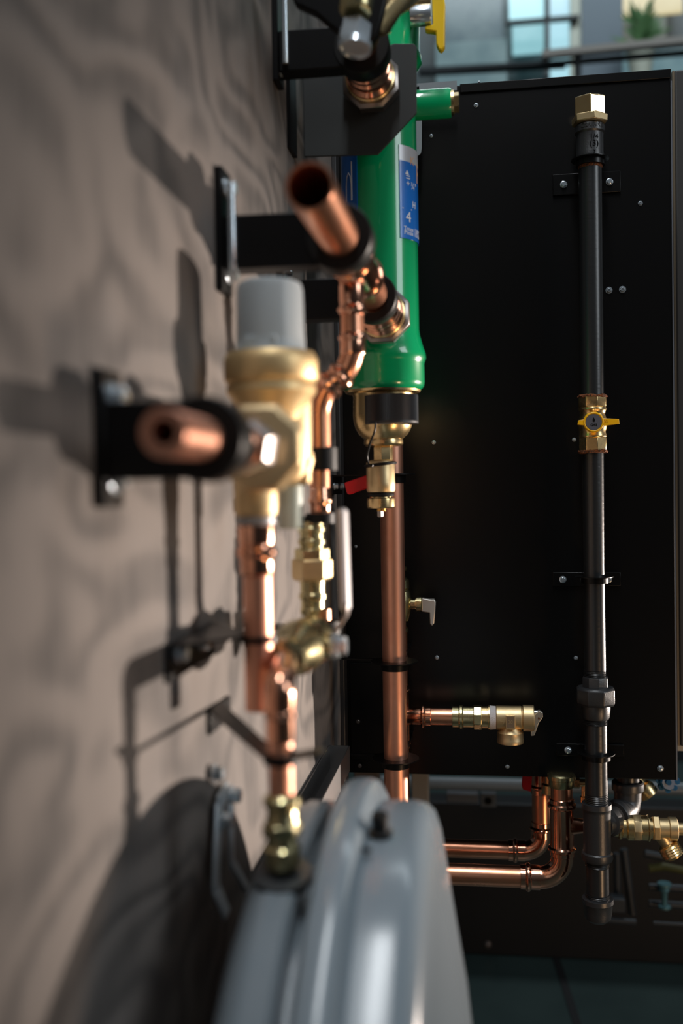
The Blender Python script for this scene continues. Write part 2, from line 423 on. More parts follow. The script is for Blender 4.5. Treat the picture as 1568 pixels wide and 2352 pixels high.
a = ptY(1403, 2065, 2.0); b = ptY(1436, 2098, 2.0); MB().box((a.x, 2.0, a.z), (b.x, 2.03, b.z)).build('foot_plate', DG, sk, .002)
mb = MB(); a = ptY(1525, 2028, 1.98); b = ptY(1530, 2085, 1.98)
mb.lathe([(.013, 0), (.013, -.006), (.006, -.008), (.010, -.013), (.006, -.02), (.005, b.z-a.z+.006), (.012, b.z-a.z+.004), (.012, b.z-a.z)], a, (0, 0, 1), 20).build('valve_fitting', mat('teal_fitting', (.10, .22, .24), .3, .4), sk)
a = ptY(1490, 1995, 2.1); MB().sweep([a, a+V((.03, 0, .005)), a+V((.09, 0, -.005))], .008, 12).build('yellow_hose', mat('olive_yellow', (.09, .08, .012), 0, .5), sk)

# ================================================================== CABINETS
YC = 1.34
a = ptY(800, 1781, YC); b = ptY(1538, 160, YC)
XL, XR = a.x, b.x+.001
ZT = ptY(1300, 178, YC).z; ZB = ptY(1200, 1784, YC).z
cab = thing('boiler_cabinet', 'large black enamel cabinet side with small rivets behind the gas pipe', 'cabinet', ((XL+XR)/2, YC+.15, ZB))
MB().box((XL, YC, ZB), (XR, YC+.32, ZT)).build('body', CABBLK, cab, .0015)
mb = MB(); mb.box((ptY(1056, 200, YC).x, YC-.003, ZT-.011), (XR, YC+.3, ZT+.0005)); mb.build('top_flange', CABBLK, cab, .0008)
mb = MB().box((XR-.0005, YC-.0012, ZB), (XR+.001, YC+.001, ZT-.014)); mb.build('edge_strip', mat('painted_edge_highlight', (.35, .37, .42), .8, .3), cab)  # bright strip that paints in the bevel highlight along the right edge
for px, py, r in [(1093, 242, 5), (990, 312, 4), (1470, 467, 5), (996, 1016, 4.5), (817, 1255, 3.5), (1003, 1510, 4.5), (1322, 1511, 4.5),
                  (1165, 1761, 4.5), (1318, 1010, 4.5), (1398, 667, 7.5), (1429, 665, 7.5), (1516, 1765, 7), (1300, 188, 2.5), (1100, 188, 2.5), (1486, 176, 2.5)]:
    p = ptY(px, py, YC-.0003); panscrew(p, (0, -1, 0), r*.00058*.82, cab, ZINC, 'rivet' if r < 7 else 'screw')
ap = MB(); a = ptY(803, 1522, YC-.002); b = ptY(938, 1747, YC-.002)
app = ap.box((a.x, YC-.005, a.z), (b.x, YC, b.z)).build('access_panel', CABBLK, cab, .0011)
for px, py in ((822, 1657), (826, 1759)):
    panscrew(ptY(px, py, YC-.005), (0, -1, 0), .0022, cab, STEEL, 'rivet')
# clear bracket behind the separator
a = ptY(955, 192, 1.30); b = ptY(1049, 206, 1.30)
br = MB(); br.box((a.x, 1.30, a.z), (b.x, 1.302, ptY(1049, 207, 1.30).z))
p = [ptY(940, 205, 1.30), ptY(969, 205, 1.30), ptY(968, 340, 1.30), ptY(966, 352, 1.30), ptY(960, 357, 1.30), ptY(940, 357, 1.30)]
br.prism(p, (0, .002, 0))
br.box((a.x-.01, 1.30, a.z-.004), (a.x+.004, YC, a.z-.012))
tag(br.build('sensor_bracket', CLEAR), 'thin grey clear bracket sheet peeking out behind the green cylinder', 'bracket')

Y2 = 1.45
a = ptY(1549, 165, Y2); zb2 = ptY(1560, 1714, Y2).z
c2 = thing('grey_cabinet', 'dark grey cabinet side at the right edge, next to the black one', 'cabinet', (a.x+.04, Y2+.1, zb2))
MB().box((a.x, Y2, zb2), (a.x+.062, Y2+.3, ptY(1560, 160, Y2).z)).build('body', CAB2, c2, .002)
MB().box((a.x-.003, Y2+.002, zb2), (a.x, Y2+.02, ptY(1560, 160, Y2).z)).build('edge_strip', mat('bronze_edge', (.30, .24, .17), .8, .35), c2)
MB().box((a.x, Y2+.02, zb2-.012), (a.x+.062, Y2+.04, zb2-.004)).build('bottom_rail', mat('light_metal', (.45, .48, .5), .9, .4), c2)

# ================================================================== GAS PIPE
GY = 1.295
GX = ptY(1357, 600, GY).x
def gpart(rows, name, M, parent, seg=48, ph=0., bevel=0, label=None):
    return vl(MB(), GX, GY, rows, seg, ph).build(name, M, parent, bevel, label=label)
gas = thing('gas_pipe', 'long upright black iron gas pipe with union, tee and capped drip leg', 'pipe', (GX, GY, zat(GX, GY, 2118)))
gpart([(26, 378), (26, 912)], 'pipe_section', IRON, gas)
gpart([(25, 1036), (24, 1300), (25, 1545)], 'pipe_section', IRON, gas)
def threads(p0, p1, r, n):
    out = []
    for i in range(n+1):
        y = p0+(p1-p0)*i/n; out += [(r+1.6, y), (r, y+(p1-p0)/n*.5)]
    return out
gpart(threads(1538, 1554, 24.5, 5), 'thread', IRON, gas)
gpart([(28, 1553), (30, 1556), (30, 1580), (28, 1582)], 'union_tail_hex', IRONC, gas, 8, R(10), .0006)
gpart([(40, 1577), (45.5, 1582), (45.5, 1612), (42, 1618)], 'union_nut', IRONC, gas, 8, R(18), .0008)
gpart([(32, 1617), (33, 1625), (31, 1645), (29, 1650)], 'union_hub', IRONC, gas)
gpart(threads(1648, 1662, 26, 5), 'thread', IRON, gas)
gpart([(25.5, 1660), (25.5, 1835)], 'pipe_section', IRON, gas)
gpart(threads(1822, 1846, 25, 6), 'thread', IRON, gas)
tee = gpart([(27, 1843), (33.5, 1844), (34, 1855), (31.5, 1859), (31, 1864), (31, 1955), (35, 1958), (35.5, 1970), (33, 1975), (28, 1976)], 'tee', IRONC, gas)
gpart(threads(1974, 1988, 26, 4), 'thread', IRON, gas)
gpart([(25.5, 1985), (25.5, 2060)], 'pipe_section', IRON, gas)
gpart(threads(2052, 2066, 26, 4), 'thread', IRON, gas)
cap_ = gpart([(27, 2060), (35, 2062), (35.5, 2072), (33, 2076), (32, 2095), (29, 2108), (20, 2116), (0, 2118)], 'end_cap', IRONC, gas)
# tee branch to the back right with an elbow going up
zt = zat(GX, GY, 1900)
t0 = V((GX, GY, zt)); t1 = V((GX+.040, GY+.062, zt)); bd = (t1-t0).normalized()
mb = MB(); mb.lathe([(.0165, .010), (.0165, .022), (.020, .024), (.0205, .034), (.019, .036)], t0, bd, 40); mb.build('branch_socket', IRONC, gas)
mb = MB(); mb.lathe([(.0145, .034), (.0145, .052)], t0, bd, 40); mb.build('branch_nipple', mat('worn_iron', (.20, .18, .165), .8, .38, bump=(300, .2, .0005)), gas)
mb = MB(); mb.lathe([(.0195, .050), (.0205, .052), (.0205, .060), (.018, .063), (.017, .075)], t0, bd, 40)
e0 = t0+bd*.086
mb.sweep(arc(e0+V((0, 0, .014)), -bd*.0, bd*0, 1) if False else [t0+bd*.066, t0+bd*.078, t0+bd*.086+V((0, 0, .005)), t0+bd*.090+V((0, 0, .014)), t0+bd*.091+V((0, 0, .03))], .018, 28)
mb.lathe([(.0205, .026), (.021, .028), (.021, .036), (.0195, .038)], t0+bd*.091, (0, 0, 1), 40); mb.build('elbow', IRONC, gas)
mb = MB(); mb.lathe([(.015, .034), (.015, ZB-.001-zt)], t0+bd*.091, (0, 0, 1), 40); mb.build('pipe_section', IRON, gas)
# reducer coupling with cast lettering
coup = gpart([(20, 274), (21, 276), (21, 290), (32, 290), (34, 293), (34, 306), (31, 310), (30.5, 318), (30.5, 352), (31.5, 358), (31, 366), (26, 367)], 'coupling', IRONC, gas)
def cyltext(body, size, py, ang, half, M, nm, parent, X=GX, Y=GY, dep=.0005):
    z = zat(X, Y, py); r = half*mpp(X, Y, z)
    def fn(u, v, w_):
        t = R(ang)+u/r; rr_ = r+w_+.0001
        return V((X+rr_*math.sin(t), Y-rr_*math.cos(t), z+v))
    return MB().text(body, size, fn, dep).build(nm, M, parent)
cyltext('CSA/ANSI', .0072, 297, 6, 34, IRONC, 'lettering', coup)
cyltext('1/4', .0085, 324, 12, 30.5, DARKPRINT, 'lettering', coup)
cyltext('(3)', .0105, 339, 12, 30.5, DARKPRINT, 'lettering', coup)
cyltext('7', .0070, 359, 12, 31.5, DARKPRINT, 'lettering', coup)
hx = MB(); HPH = R(-33+90)
def facephase(deg):   # hexagon flats facing azimuth deg (0 = -Y, + = +X); ref axis is -Y, e2 = z x -Y = +X
    return R(deg+30)
vl(hx, GX, GY, [(34, 226), (38.5, 229), (38.5, 271), (36, 273)], 6, facephase(27))
bcap = hx.build('flare_nut', mat('brass_smooth', (.90, .68, .36), 1, .15, var=(120, (.82, .60, .30))), gas, .0008, label='brass hexagonal nut')
vl(MB(), GX, GY, [(37, 267), (42, 269), (41, 284), (34, 288)], 6, facephase(40)).build('adapter_nut', BRASS_C, gas, .0008, label='brass adapter nut')
vl(MB(), GX, GY, [(27, 379), (27.5, 381), (27.2, 386), (26, 388)]).build('rust_ring', RUST, gas)
# gas ball valve
gv = thing('gas_ball_valve', 'brass gas valve with yellow lever on the black gas pipe', 'valve', (GX, GY, zat(GX, GY, 972)))
GVX = GX
vb = MB()
vl(vb, GX, GY, [(30, 910), (33, 912), (33, 934), (31, 937)], 8, R(12))
vl(vb, GX, GY, [(31, 936), (32, 938), (32, 941), (30, 944), (28, 952), (31, 962), (32, 975), (31, 985), (29, 993), (31, 1000), (31, 1004), (29, 1006)])
vl(vb, GX, GY, [(30, 1004), (32.5, 1006), (32.5, 1034), (30, 1037)], 8, R(12))
vb.build('body', BRASS, gv, .0006)
for y0, y1 in ((907, 914), (1033, 1041)):
    mb = MB(); vl(mb, GX, GY, [(26, y0), (31, y0+1), (33.6, y0+3), (33, y1-1), (28, y1)], 40)
    for v in mb.bm.verts:
        v.co += V((random.uniform(-1, 1), random.uniform(-1, 1), random.uniform(-1, 1)))*.0009
    mb.build('rust_ring', RUST, gv)
zc = zat(GX, GY, 970); hy = GY-.024
MB().lathe([(.009, 0), (.009, .008)], (GX, GY-.016, zc), (0, -1, 0), 24).build('stem', BRASS, gv)
c = ptY(1362, 970, hy); k_ = mpp(GX, hy)
h = MB(); h.lathe([(.0110, 0), (.0128, .001), (.0128, .004), (.0118, .0055), (.0105, .0055), (.0100, .0045), (0, .0045)], c, (0, -1, 0), 40)
def P2(px, py, Y): return ptY(px, py, Y)
h.prism([P2(1382, 961, hy), P2(1420, 963, hy), P2(1421, 974, hy), P2(1380, 979, hy)], (0, -.0045, 0))
h.prism([P2(1344, 963, hy), P2(1327, 966, hy), P2(1325, 976, hy), P2(1346, 978, hy)], (0, -.0045, 0))
hd = h.build('handle', YELLOW, gv, .0005)
MB().lathe([(.0098, .004), (.0098, .0053), (0, .0053)], c, (0, -1, 0), 32).build('badge', BADGE, hd)
MB().text('GAS', .0042, lambda u, v, w_: c+V((u, -.0056-w_, v-.0035)), .0001).build('lettering', DARKPRINT, hd)
fl_ = [c+V((dx*.001, -.0054, dz*.001)) for dx, dz in ((0, 6), (1.6, 2.5), (1.2, .6), (-.3, .2), (-1.4, 1.2), (-1.2, 3))]
MB().prism(fl_, (0, -.0003, 0)).build('flame_mark', DARKPRINT, hd)
c2_ = P2(1388, 969, hy)
MB().text('CG', .0045, lambda u, v, w_: c2_+V((v*.0-0+u, -.0046-w_, v)), .0002).build('lettering', mat('dark_yellow', (.45, .19, .002), 0, .5), hd)
# straps on the gas pipe
def gas_clamp(px0, px1, py0, py1, pyr, sx, label):
    a = ptY(px0, py0, YC-.004); b = ptY(px1, py1, YC-.004)
    t = thing('pipe_clamp', label, 'clamp', ((a.x+b.x)/2, YC, (a.z+b.z)/2), 'black straps holding the gas pipe')
    pl = MB().box((a.x, YC-.0042, a.z), (b.x, YC-.0002, b.z))
    pl.build('plate', CABBLK, t, .0006)
    zr = zat(GX, GY, pyr); rp = 26*mpp(GX, GY, zr)
    mb = MB(); mb.lathe([(rp*1.0, -.0042), (rp+.0035, -.0042), (rp+.0035, -.0030), (rp+.0035, .0030), (rp+.009, .0032), (rp+.009, .0042), (rp*1.0, .0042)], (GX, GY, zr), (0, 0, 1), 48, cap=False, close=True)
    mb.box((GX-.010, GY+rp, zr-.004), (GX+.010, YC-.004, zr+.004))
    mb.build('ring', CABBLK, t)
    for x, y in sx:
        p = ptY(x, y, YC-.0042); s_ = MB(); hexbolt(s_, p, (0, -1, 0), .0034, .004, 8); s_.build('screw', ZINC, t)
gas_clamp(1269, 1425, 401, 440, 374, [(1294, 424), (1399, 418)], 'black strap at the top of the gas pipe, just under the lettered coupling')
gas_clamp(1269, 1425, 1315, 1346, 1331, [(1292, 1331), (1396, 1331)], 'black strap with two bright screws midway down the gas pipe')
gas_clamp(1277, 1433, 1708, 1738, 1736, [(1304, 1723)], 'black strap low on the gas pipe, below the union nut')

# ================================================================== UNDER-CABINET PIPES
def press_on(name, M, parent, o, d, r, L, both=False):
    return MB().lathe(press(r, L, both), o, d, 40).build(name, M, parent)
# front copper line: from the left, elbow, up through a tee into the cabinet
YA = 1.335
zA = ptY(1120, 2011, YA).z
xA = ptY(1290, 1900, YA).x
rA = 25*mpp(.1, YA)
ca = thing('copper_pipe', 'lower shiny copper pipe bending up into the cabinet beside the black tee', 'pipe', (xA, YA, zA))
xe = ptY(1222, 2011, YA).x
MB().lathe([(rA, -.25), (rA, xe)], (0, YA, zA), (1, 0, 0), 40).build('horizontal_tube', COPPER, ca)
cen = V((xA-(xA-xe-.010), YA, zA+(xA-xe-.010)))
rad_ = xA-xe-.010
el = arc(cen, V((0, 0, -rad_)), V((rad_, 0, 0)), 18)
mb = MB(); mb.sweep([V((xe-.014, YA, zA))]+el+[V((xA, YA, cen.z+.004))], rA*1.03, 40)
mb.lathe(press(rA, .026, False), (xe-.016, YA, zA), (1, 0, 0), 40)
mb.build('elbow', COPPER_S, ca)
zt0 = zat(xA, YA, 1965); zt1 = zat(xA, YA, 1833)
MB().lathe([(rA, cen.z-CZ), (rA, ZB-.001-CZ)], (xA, YA, CZ), (0, 0, 1), 40).build('riser', COPPER, ca)
mb = MB(); mb.lathe([(rA*1.04, 0), (rA*1.12, .001), (rA*1.12, .006), (rA*1.3, .008), (rA*1.3, .011), (rA*1.12, .013), (rA*1.08, .016),
   (rA*1.08, zt1-zt0-.016), (rA*1.12, zt1-zt0-.013), (rA*1.3, zt1-zt0-.011), (rA*1.3, zt1-zt0-.008), (rA*1.12, zt1-zt0-.006), (rA*1.12, zt1-zt0-.001), (rA*1.04, zt1-zt0)], (xA, YA, zt0), (0, 0, 1), 44)
zbr = zat(xA, YA, 1896)
mb.lathe([(rA*.95, 0), (rA*.72, .020), (rA*.66, .026), (rA*.66, .031), (rA*.80, .033), (rA*.80, .037), (rA*.66, .039), (rA*.66, .075)], (xA, YA, zbr), (1, 0, 0), 36)
mb.build('tee', COPPER_S, ca)
mb = MB(); zz = zat(xA, YA, 1800); mb.lathe([(rA*1.10, 0), (rA*1.18, .002), (rA*1.18, .010), (rA*1.28, .011), (rA*1.28, .016), (rA*1.05, .018)], (xA, YA, zz-.004), (0, 0, 1), 40)
mb.build('brass_adapter', BRASS_G, ca)
# boiler drain on the tee branch
xb = ptY(1396, 1900, YA).x
dr = thing('drain_valve', 'brass drain valve with threaded hose outlet right of the black tee', 'valve', (xb+.05, YA, zbr))
kx = mpp(.17, YA)
def X_(px): return ptY(px, 1902, YA).x - xb
mb = MB(); mb.lathe([(.009, X_(1396)), (.012, X_(1405)), (.012, X_(1418)), (.0155, X_(1420)), (.0155, X_(1425)), (.0135, X_(1428)), (.0135, X_(1436)), (.0165, X_(1440)), (.0165, X_(1453))], (xb, YA, zbr), (1, 0, 0), 32)
mb.build('press_adapter', BRASS, dr)
mb = MB(); mb.lathe([(.0165, X_(1452)), (.0172, X_(1454)), (.0172, X_(1470)), (.0165, X_(1472))], (xb, YA, zbr), (1, 0, 0), 8); mb.build('hex_collar', BRASS_C, dr, .0005)
mb = MB(); mb.lathe([(.016, X_(1470)), (.016, X_(1485)), (.0172, X_(1487)), (.0172, X_(1490)), (.013, X_(1491)), (.013, X_(1498))], (xb, YA, zbr), (1, 0, 0), 32); mb.build('neck', BRASS, dr)
mb = MB(); mb.lathe([(.015, X_(1497)), (.0168, X_(1499)), (.0168, X_(1512)), (.015, X_(1513))], (xb, YA, zbr), (1, 0, 0), 6, R(10)); mb.build('hex_nut', BRASS_C, dr, .0006)
mb = MB(); mb.lathe([(.0135, X_(1512)), (.0135, X_(1534)), (.0150, X_(1536)), (.0150, X_(1553)), (.0125, X_(1555)), (.008, X_(1557)), (.008, X_(1575))], (xb, YA, zbr), (1, 0, 0), 32)
ob0 = V((xb+X_(1516), YA, zbr-.006)); od = V((.5, 0, -.86)).normalized()
mb.lathe([(.011, 0), (.0085, .012), (.0085, .018)], ob0, od, 28); mb.build('body', BRASS_C, dr)
mb = MB(); pr = [(.0095, .016), (.013, .018)]
for i in range(4): pr += [(.0145, .020+i*.0035), (.0130, .0215+i*.0035)]
pr += [(.013, .034), (.0085, .0345), (.0085, .026), (0, .026)]
mb.lathe(pr, ob0, od, 32); mb.build('hose_thread', BRASS, dr)
# rear copper line
YR = 1.41
zR = ptY(1120, 1951, YR).z; xR = ptY(1243, 1860, YR).x; rR = 21.5*mpp(.1, YR)
cb = thing('copper_pipe', 'upper shiny copper pipe elbowing up behind the other, by the red lever', 'pipe', (xR, YR, zR))
xe = ptY(1190, 1951, YR).x
MB().lathe([(rR, -.25), (rR, xe)], (0, YR, zR), (1, 0, 0), 40).build('horizontal_tube', COPPER, cb)
rad_ = xR-xe-.008; cen = V((xe+.008, YR, zR+rad_))
mb = MB(); mb.sweep([V((xe-.012, YR, zR))]+arc(cen, V((0, 0, -rad_)), V((rad_, 0, 0)), 16)+[V((xR, YR, cen.z+.012))], rR*1.04, 36)
mb.lathe(press(rR, .024, False), (xe-.014, YR, zR), (1, 0, 0), 36)
mb.lathe(press(rR, .022, False), (xR, YR, cen.z+.018), (0, 0, -1), 36)
mb.build('elbow', COPPER_S, cb)
MB().lathe([(rR, cen.z-CZ), (rR, ZB-.001-CZ)], (xR, YR, CZ), (0, 0, 1), 36).build('riser', COPPER, cb)
MB().lathe(press(rR, .030, False), (xR, YR, zat(xR, YR, 1822)), (0, 0, 1), 36).build('coupling', COPPER_S, cb)
# valves whose handles hang below the cabinet
p = ptY(1210, 1800, 1.42)
rl = thing('isolation_valve', 'brass valve with red lever below the cabinet, left of the copper risers', 'valve', (p.x+.02, 1.42, p.z))
a = ptY(1199, 1770, 1.38); b = ptY(1222, 1819, 1.38)
MB().prism([ptY(1201, 1770, 1.38), ptY(1223, 1770, 1.38), ptY(1219, 1819, 1.38), ptY(1201, 1814, 1.38), ptY(1198, 1806, 1.38)], (0, .012, 0)).build('lever', RED, rl, .001)
bz = ptY(1262, 1800, 1.40)
mb = MB(); mb.lathe([(.013, 0), (.013, .012), (.010, .014), (.010, .04)], (bz.x, 1.375, bz.z-.005), (0, 0, 1), 28); mb.box((a.x+.012, 1.38, ZB+.002), (bz.x, 1.395, ZB+.016)); mb.build('body', BRASS, rl)
p = ptY(1330, 1798, 1.40)
v2 = thing('fill_valve', 'small brass elbow between copper riser and black gas pipe', 'valve', (p.x, 1.40, p.z))
mb = MB(); mb.lathe([(.0055, -.02), (.0055, .012)], (p.x, 1.40, p.z), (1, 0, 0), 20)
mb.lathe([(.0045, .0), (.0045, -.018), (.006, -.019), (.006, -.026)], (p.x+.007, 1.40, p.z), (0, 0, 1), 20)
mb.lathe([(.009, -.004), (.009, .004)], (p.x-.004, 1.40, p.z+.001), (1, 0, 0), 6); mb.build('body', BRASS, v2)
p = ptY(1462, 1790, 1.46)
v3 = thing('hose_spigot', 'brass spigot peeking out below the cabinet behind the black elbow', 'valve', (p.x, 1.46, p.z))
mb = MB(); d = V((.55, 0, -.83)).normalized()
mb.lathe([(.009, -.02), (.009, .008), (.013, .010), (.016, .016), (.0165, .026), (.014, .028), (0, .022)], p, d, 28)
mb.lathe([(.006, -.05), (.006, .02)], (p.x, 1.46, p.z+.012), (1, 0, 0), 20); mb.build('body', BRASS, v3)
p = ptY(1532, 1792, 1.46)
mb = MB(); mb.lathe([(.012, 0), (.014, .002), (.014, .006), (.012, .008)], p, (.3, -1, 0), 8)
for k in range(8):
    a_ = k*math.pi/4; mb.lathe([(.004, -.005), (.004, .006)], p+V((math.cos(a_)*.013, 0, math.sin(a_)*.013)), (0, -1, 0), 10)
mb.lathe([(.004, -.01), (.004, .012), (0, .012)], p, (0, -1, 0), 12)
tag(mb.build('valve_wheel', BLUEPL), 'small blue valve wheel under the right corner of the black cabinet', 'valve')

# ================================================================== TALL COPPER PIPES IN FRONT OF THE CABINET
MY = 1.20; MX = ptY(905, 1500, MY).x
main = thing('copper_pipe', 'tall thick matte copper pipe running from the green cylinder down behind the tank', 'pipe', (MX, MY, .3))
rM = 27.5*mpp(MX, MY)
MB().lathe([(rM, .25), (rM, zat(MX, MY, 985))], (MX, MY, 0), (0, 0, 1), 48).build('tube', COPPER_B, main)
SY = 1.285; SX = ptY(921.5, 1645, SY).x; rS = 16.5*mpp(SX, SY)
sec = thing('copper_pipe', 'thin copper pipe mostly hidden behind the tall thick one, with press tee', 'pipe', (SX, SY, .3))
MB().lathe([(rS, .25), (rS, zat(SX, SY, 1440))], (SX, SY, 0), (0, 0, 1), 36).build('tube', COPPER, sec)
mb = MB(); ztt = zat(SX, SY, 1645); za = zat(SX, SY, 1718); zb_ = zat(SX, SY, 1572)
mb.lathe(press(rS, zb_-za, True), (SX, SY, za), (0, 0, 1), 40)
ks = mpp(SX, SY, ztt)
def XS(px): return ptY(px, 1645, SY).x-SX
tl = XS(990)
mb.lathe([(rS*1.1, .006), (20*ks, .016), (20*ks, XS(966)), (22*ks, XS(967)), (27*ks, XS(970)), (27*ks, XS(974)), (22*ks, XS(978)), (22*ks, XS(989)), (20*ks, XS(990))], (SX, SY, ztt), (1, 0, 0), 40)
mb.build('tee', COPPER_S, sec)
MB().lathe([(19.5*ks, XS(985)), (19.5*ks, XS(1045))], (SX, SY, ztt), (1, 0, 0), 40).build('branch_tube', COPPER, sec)
# relief valve
rv = thing('relief_valve', 'brass relief valve with tilted lever at the end of the sideways branch', 'valve', (SX+XS(1150), SY, ztt))
L_ = lambda rows: [(h*ks, XS(p)) for h, p in rows]
MB().lathe(L_([(20, 1038), (24, 1039), (24, 1053), (27, 1056), (27, 1061), (24, 1064), (24, 1088)]), (SX, SY, ztt), (1, 0, 0), 40).build('press_adapter', BRASS_G, rv)
MB().lathe(L_([(26, 1087), (28, 1088), (28, 1105), (26, 1106)]), (SX, SY, ztt), (1, 0, 0), 8, R(22)).build('hex_collar', BRASS_G, rv, .0004)
MB().lathe(L_([(25, 1105), (25, 1120), (27.5, 1121), (27.5, 1124)]), (SX, SY, ztt), (1, 0, 0), 40).build('neck', BRASS, rv)
MB().lathe(L_([(25, 1123), (27, 1125), (26, 1138), (24, 1140)]), (SX, SY, ztt), (1, 0, 0), 40).build('thread_tape', TAPE, rv)
mb = MB(); mb.lathe(L_([(25, 1137), (27, 1140), (27, 1196), (25, 1199), (25, 1200), (29.5, 1201), (29.5, 1224), (28, 1226), (10, 1226)]), (SX, SY, ztt), (1, 0, 0), 44)
xp = XS(1171)+SX
mb.lathe([(18*ks, -10*ks), (20*ks, -20*ks), (29*ks, -32*ks), (29*ks, -46*ks), (30*ks, -48*ks), (29.5*ks, -56*ks), (24*ks, -58*ks), (22*ks, -50*ks), (0, -50*ks)], (xp, SY, ztt), (0, 0, 1), 40)
mb.box((xp-10.5*ks, SY-29*ks, ztt-20*ks), (xp+10.5*ks, SY-20*ks, ztt+12*ks))
mb.build('body', BRASS_C, rv, .0003)
MB().box((xp-8*ks, SY-29.6*ks, ztt-16*ks), (xp+8*ks, SY-28.5*ks, ztt+9*ks)).build('inset_plate', mat('dark_brass', (.36, .28, .20), 1, .5), rv)
def rvtext(body, size, dx, dz, dy):
    MB().text(body, size, lambda u, v, w_: V((xp+dx*ks+u, SY-dy*ks-w_, ztt+dz*ks+v)), .0002).build('lettering', BRASS_C, rv)
rvtext('30', .006, 0, -3, 29.8); rvtext('→', .010, -17, -2, 27.2)
rvtext('o', .006, 0, -34, 29); rvtext('v', .006, 0, -40, 29)
p = V((SX+XS(1226), SY-.004, ztt))
MB().lathe([(.003, 0), (.003, .010)], (p.x-.002, SY, ztt+13*ks), (1, 0, 0), 16).build('lever_pin', ZINC, rv)
lev = [ptY(x, y, SY-.006) for x, y in ((1226, 1643), (1238, 1632), (1246, 1637), (1247, 1647), (1237, 1662), (1227, 1690), (1219, 1691), (1219, 1682), (1226, 1660))]
lv = MB().prism(lev, (0, .008, 0)).build('lever', mat('nickel_lever', (.70, .66, .58), 1, .38), rv, .0008)
q = ptY(1237, 1650, SY-.0062); MB().lathe([(.0014, 0), (.0014, .0006), (0, .0006)], q, (0, -1, 0), 12).build('rivet', mat('rivet_brown', (.18, .07, .03), .6, .4), lv)
# ball valve on the hidden pipe
bv = thing('ball_valve', 'brass ball valve with white lever peeking out right of the tall copper pipe', 'valve', (SX, SY, zat(SX, SY, 1375)))
mb = MB(); vl(mb, SX, SY, [(13, 1288), (13, 1300), (18, 1303), (18, 1309), (13, 1312), (14, 1325), (22, 1332), (23, 1350), (20, 1354), (24, 1358), (27, 1375), (27, 1390), (24, 1410), (20, 1425), (14, 1430), (14, 1440), (19, 1443), (19, 1450), (14, 1453), (14, 1468)], 32)
mb.lathe([(12*ks, 0), (12*ks, 38*ks), (17*ks, 39*ks), (17*ks, 50*ks)], (SX, SY, zat(SX, SY, 1388)), (1, 0, 0), 28); mb.build('body', BRASS_G, bv)
zs = zat(SX, SY, 1388)
MB().lathe([(15*ks, XS(958)), (15*ks, XS(969))], (SX, SY, zs), (1, 0, 0), 12).build('stem_nut', BRASS, bv)
mb = MB(); mb.prism([ptY(x, y, SY-.006) for x, y in ((968, 1374), (985, 1377), (997, 1377), (1000, 1384), (997, 1432), (992, 1438), (987, 1434), (986, 1408), (968, 1405))], (0, .012, 0))
mb.build('lever', mat('pale_nickel', (.72, .68, .62), .8, .35), bv, .001)
# straps for the tall pipe
def main_clamp(py, label, tab=False):
    z = zat(MX, MY, py)
    t = thing('pipe_strap', label, 'clamp', (MX, MY, z), 'black straps around the tall copper pipe')
    mb = MB(); mb.lathe([(rM, -.009), (rM+.0025, -.009), (rM+.003, .000), (rM+.014, .0005), (rM+.014, .002), (rM, .002)], (MX, MY, z), (0, 0, 1), 44, cap=False, close=True)
    mb.build('ring', BLACK, t)
    mb = MB()
    if tab:
        mb.prism([(WX, 1.20, z), (WX, 1.27, z), (MX, MY+rM+.004, z), (MX, MY+rM-.006, z)], (0, 0, .0018)); mb.build('arm', BLACK, t)
        a = ptX(761, py-2, WX+.003)
        pl = MB().box((WX, 1.19, z-.022), (WX+.012, 1.28, z+.002)).build('wall_plate', BLACK, t, .0005)
        for yy in (1.205, 1.26):
            s_ = MB(); hexbolt(s_, (WX+.012, yy, z-.012), (1, 0, 0), .0035, .005); s_.build('screw', ZINC, t)
    else:
        mb.box((ptY(805, py, YC).x, MY+rM-.002, z), (MX+.012, MY+rM+.004, z+.0018)); mb.box((MX-.012, MY+rM-.001, z), (MX+.012, YC-.003, z+.0018)); mb.build('arm', BLACK, t)
main_clamp(1092, 'black strap at the top of the tall copper pipe beside the red lever', True)
main_clamp(1521, 'middle black strap of the tall copper pipe, above the sideways branch')
main_clamp(1744, 'lowest black strap of the tall copper pipe, just above the tank')

# ================================================================== GREEN SEPARATOR
GSY = 1.09; GSX = ptY(874, 600, GSY).x
gs = thing('hydraulic_separator', 'tall glossy green cylinder with blue label, hanging by the wall', 'separator', (GSX, GSY, zat(GSX, GSY, 1190)))
mb = MB(); vl(mb, GSX, GSY, [(60, 46), (92, 48), (97, 54), (98, 66), (97, 130), (101, 138), (101, 150), (96, 158), (88, 172), (86, 188), (86, 760), (88, 775), (95, 800), (100, 815), (101, 826), (98, 834), (96.5, 838), (97, 880), (95, 890), (88, 898), (80, 899)], 72)
kk = mpp(GSX, GSY)
zs = ptY(1000, 239, GSY).z
mb.lathe([(33*kk, .03), (33*kk, ptY(1036, 239, GSY).x-GSX-.002), (31*kk, ptY(1036, 239, GSY).x-GSX)], (GSX, GSY, zs), (1, 0, 0), 40)
body = mb.build('body', GREEN, gs)
xq = ptY(1036, 239, GSY).x-GSX
mb = MB(); mb.lathe([(27*kk, 0), (27*kk, .003)], (GSX+xq, GSY, zs), (1, 0, 0), 32); mb.lathe([(22*kk, .003), (22*kk, .008), (20*kk, .0085)], (GSX+xq, GSY, zs), (1, 0, 0), 6, R(10)); mb.build('side_plug', BRASS, gs)
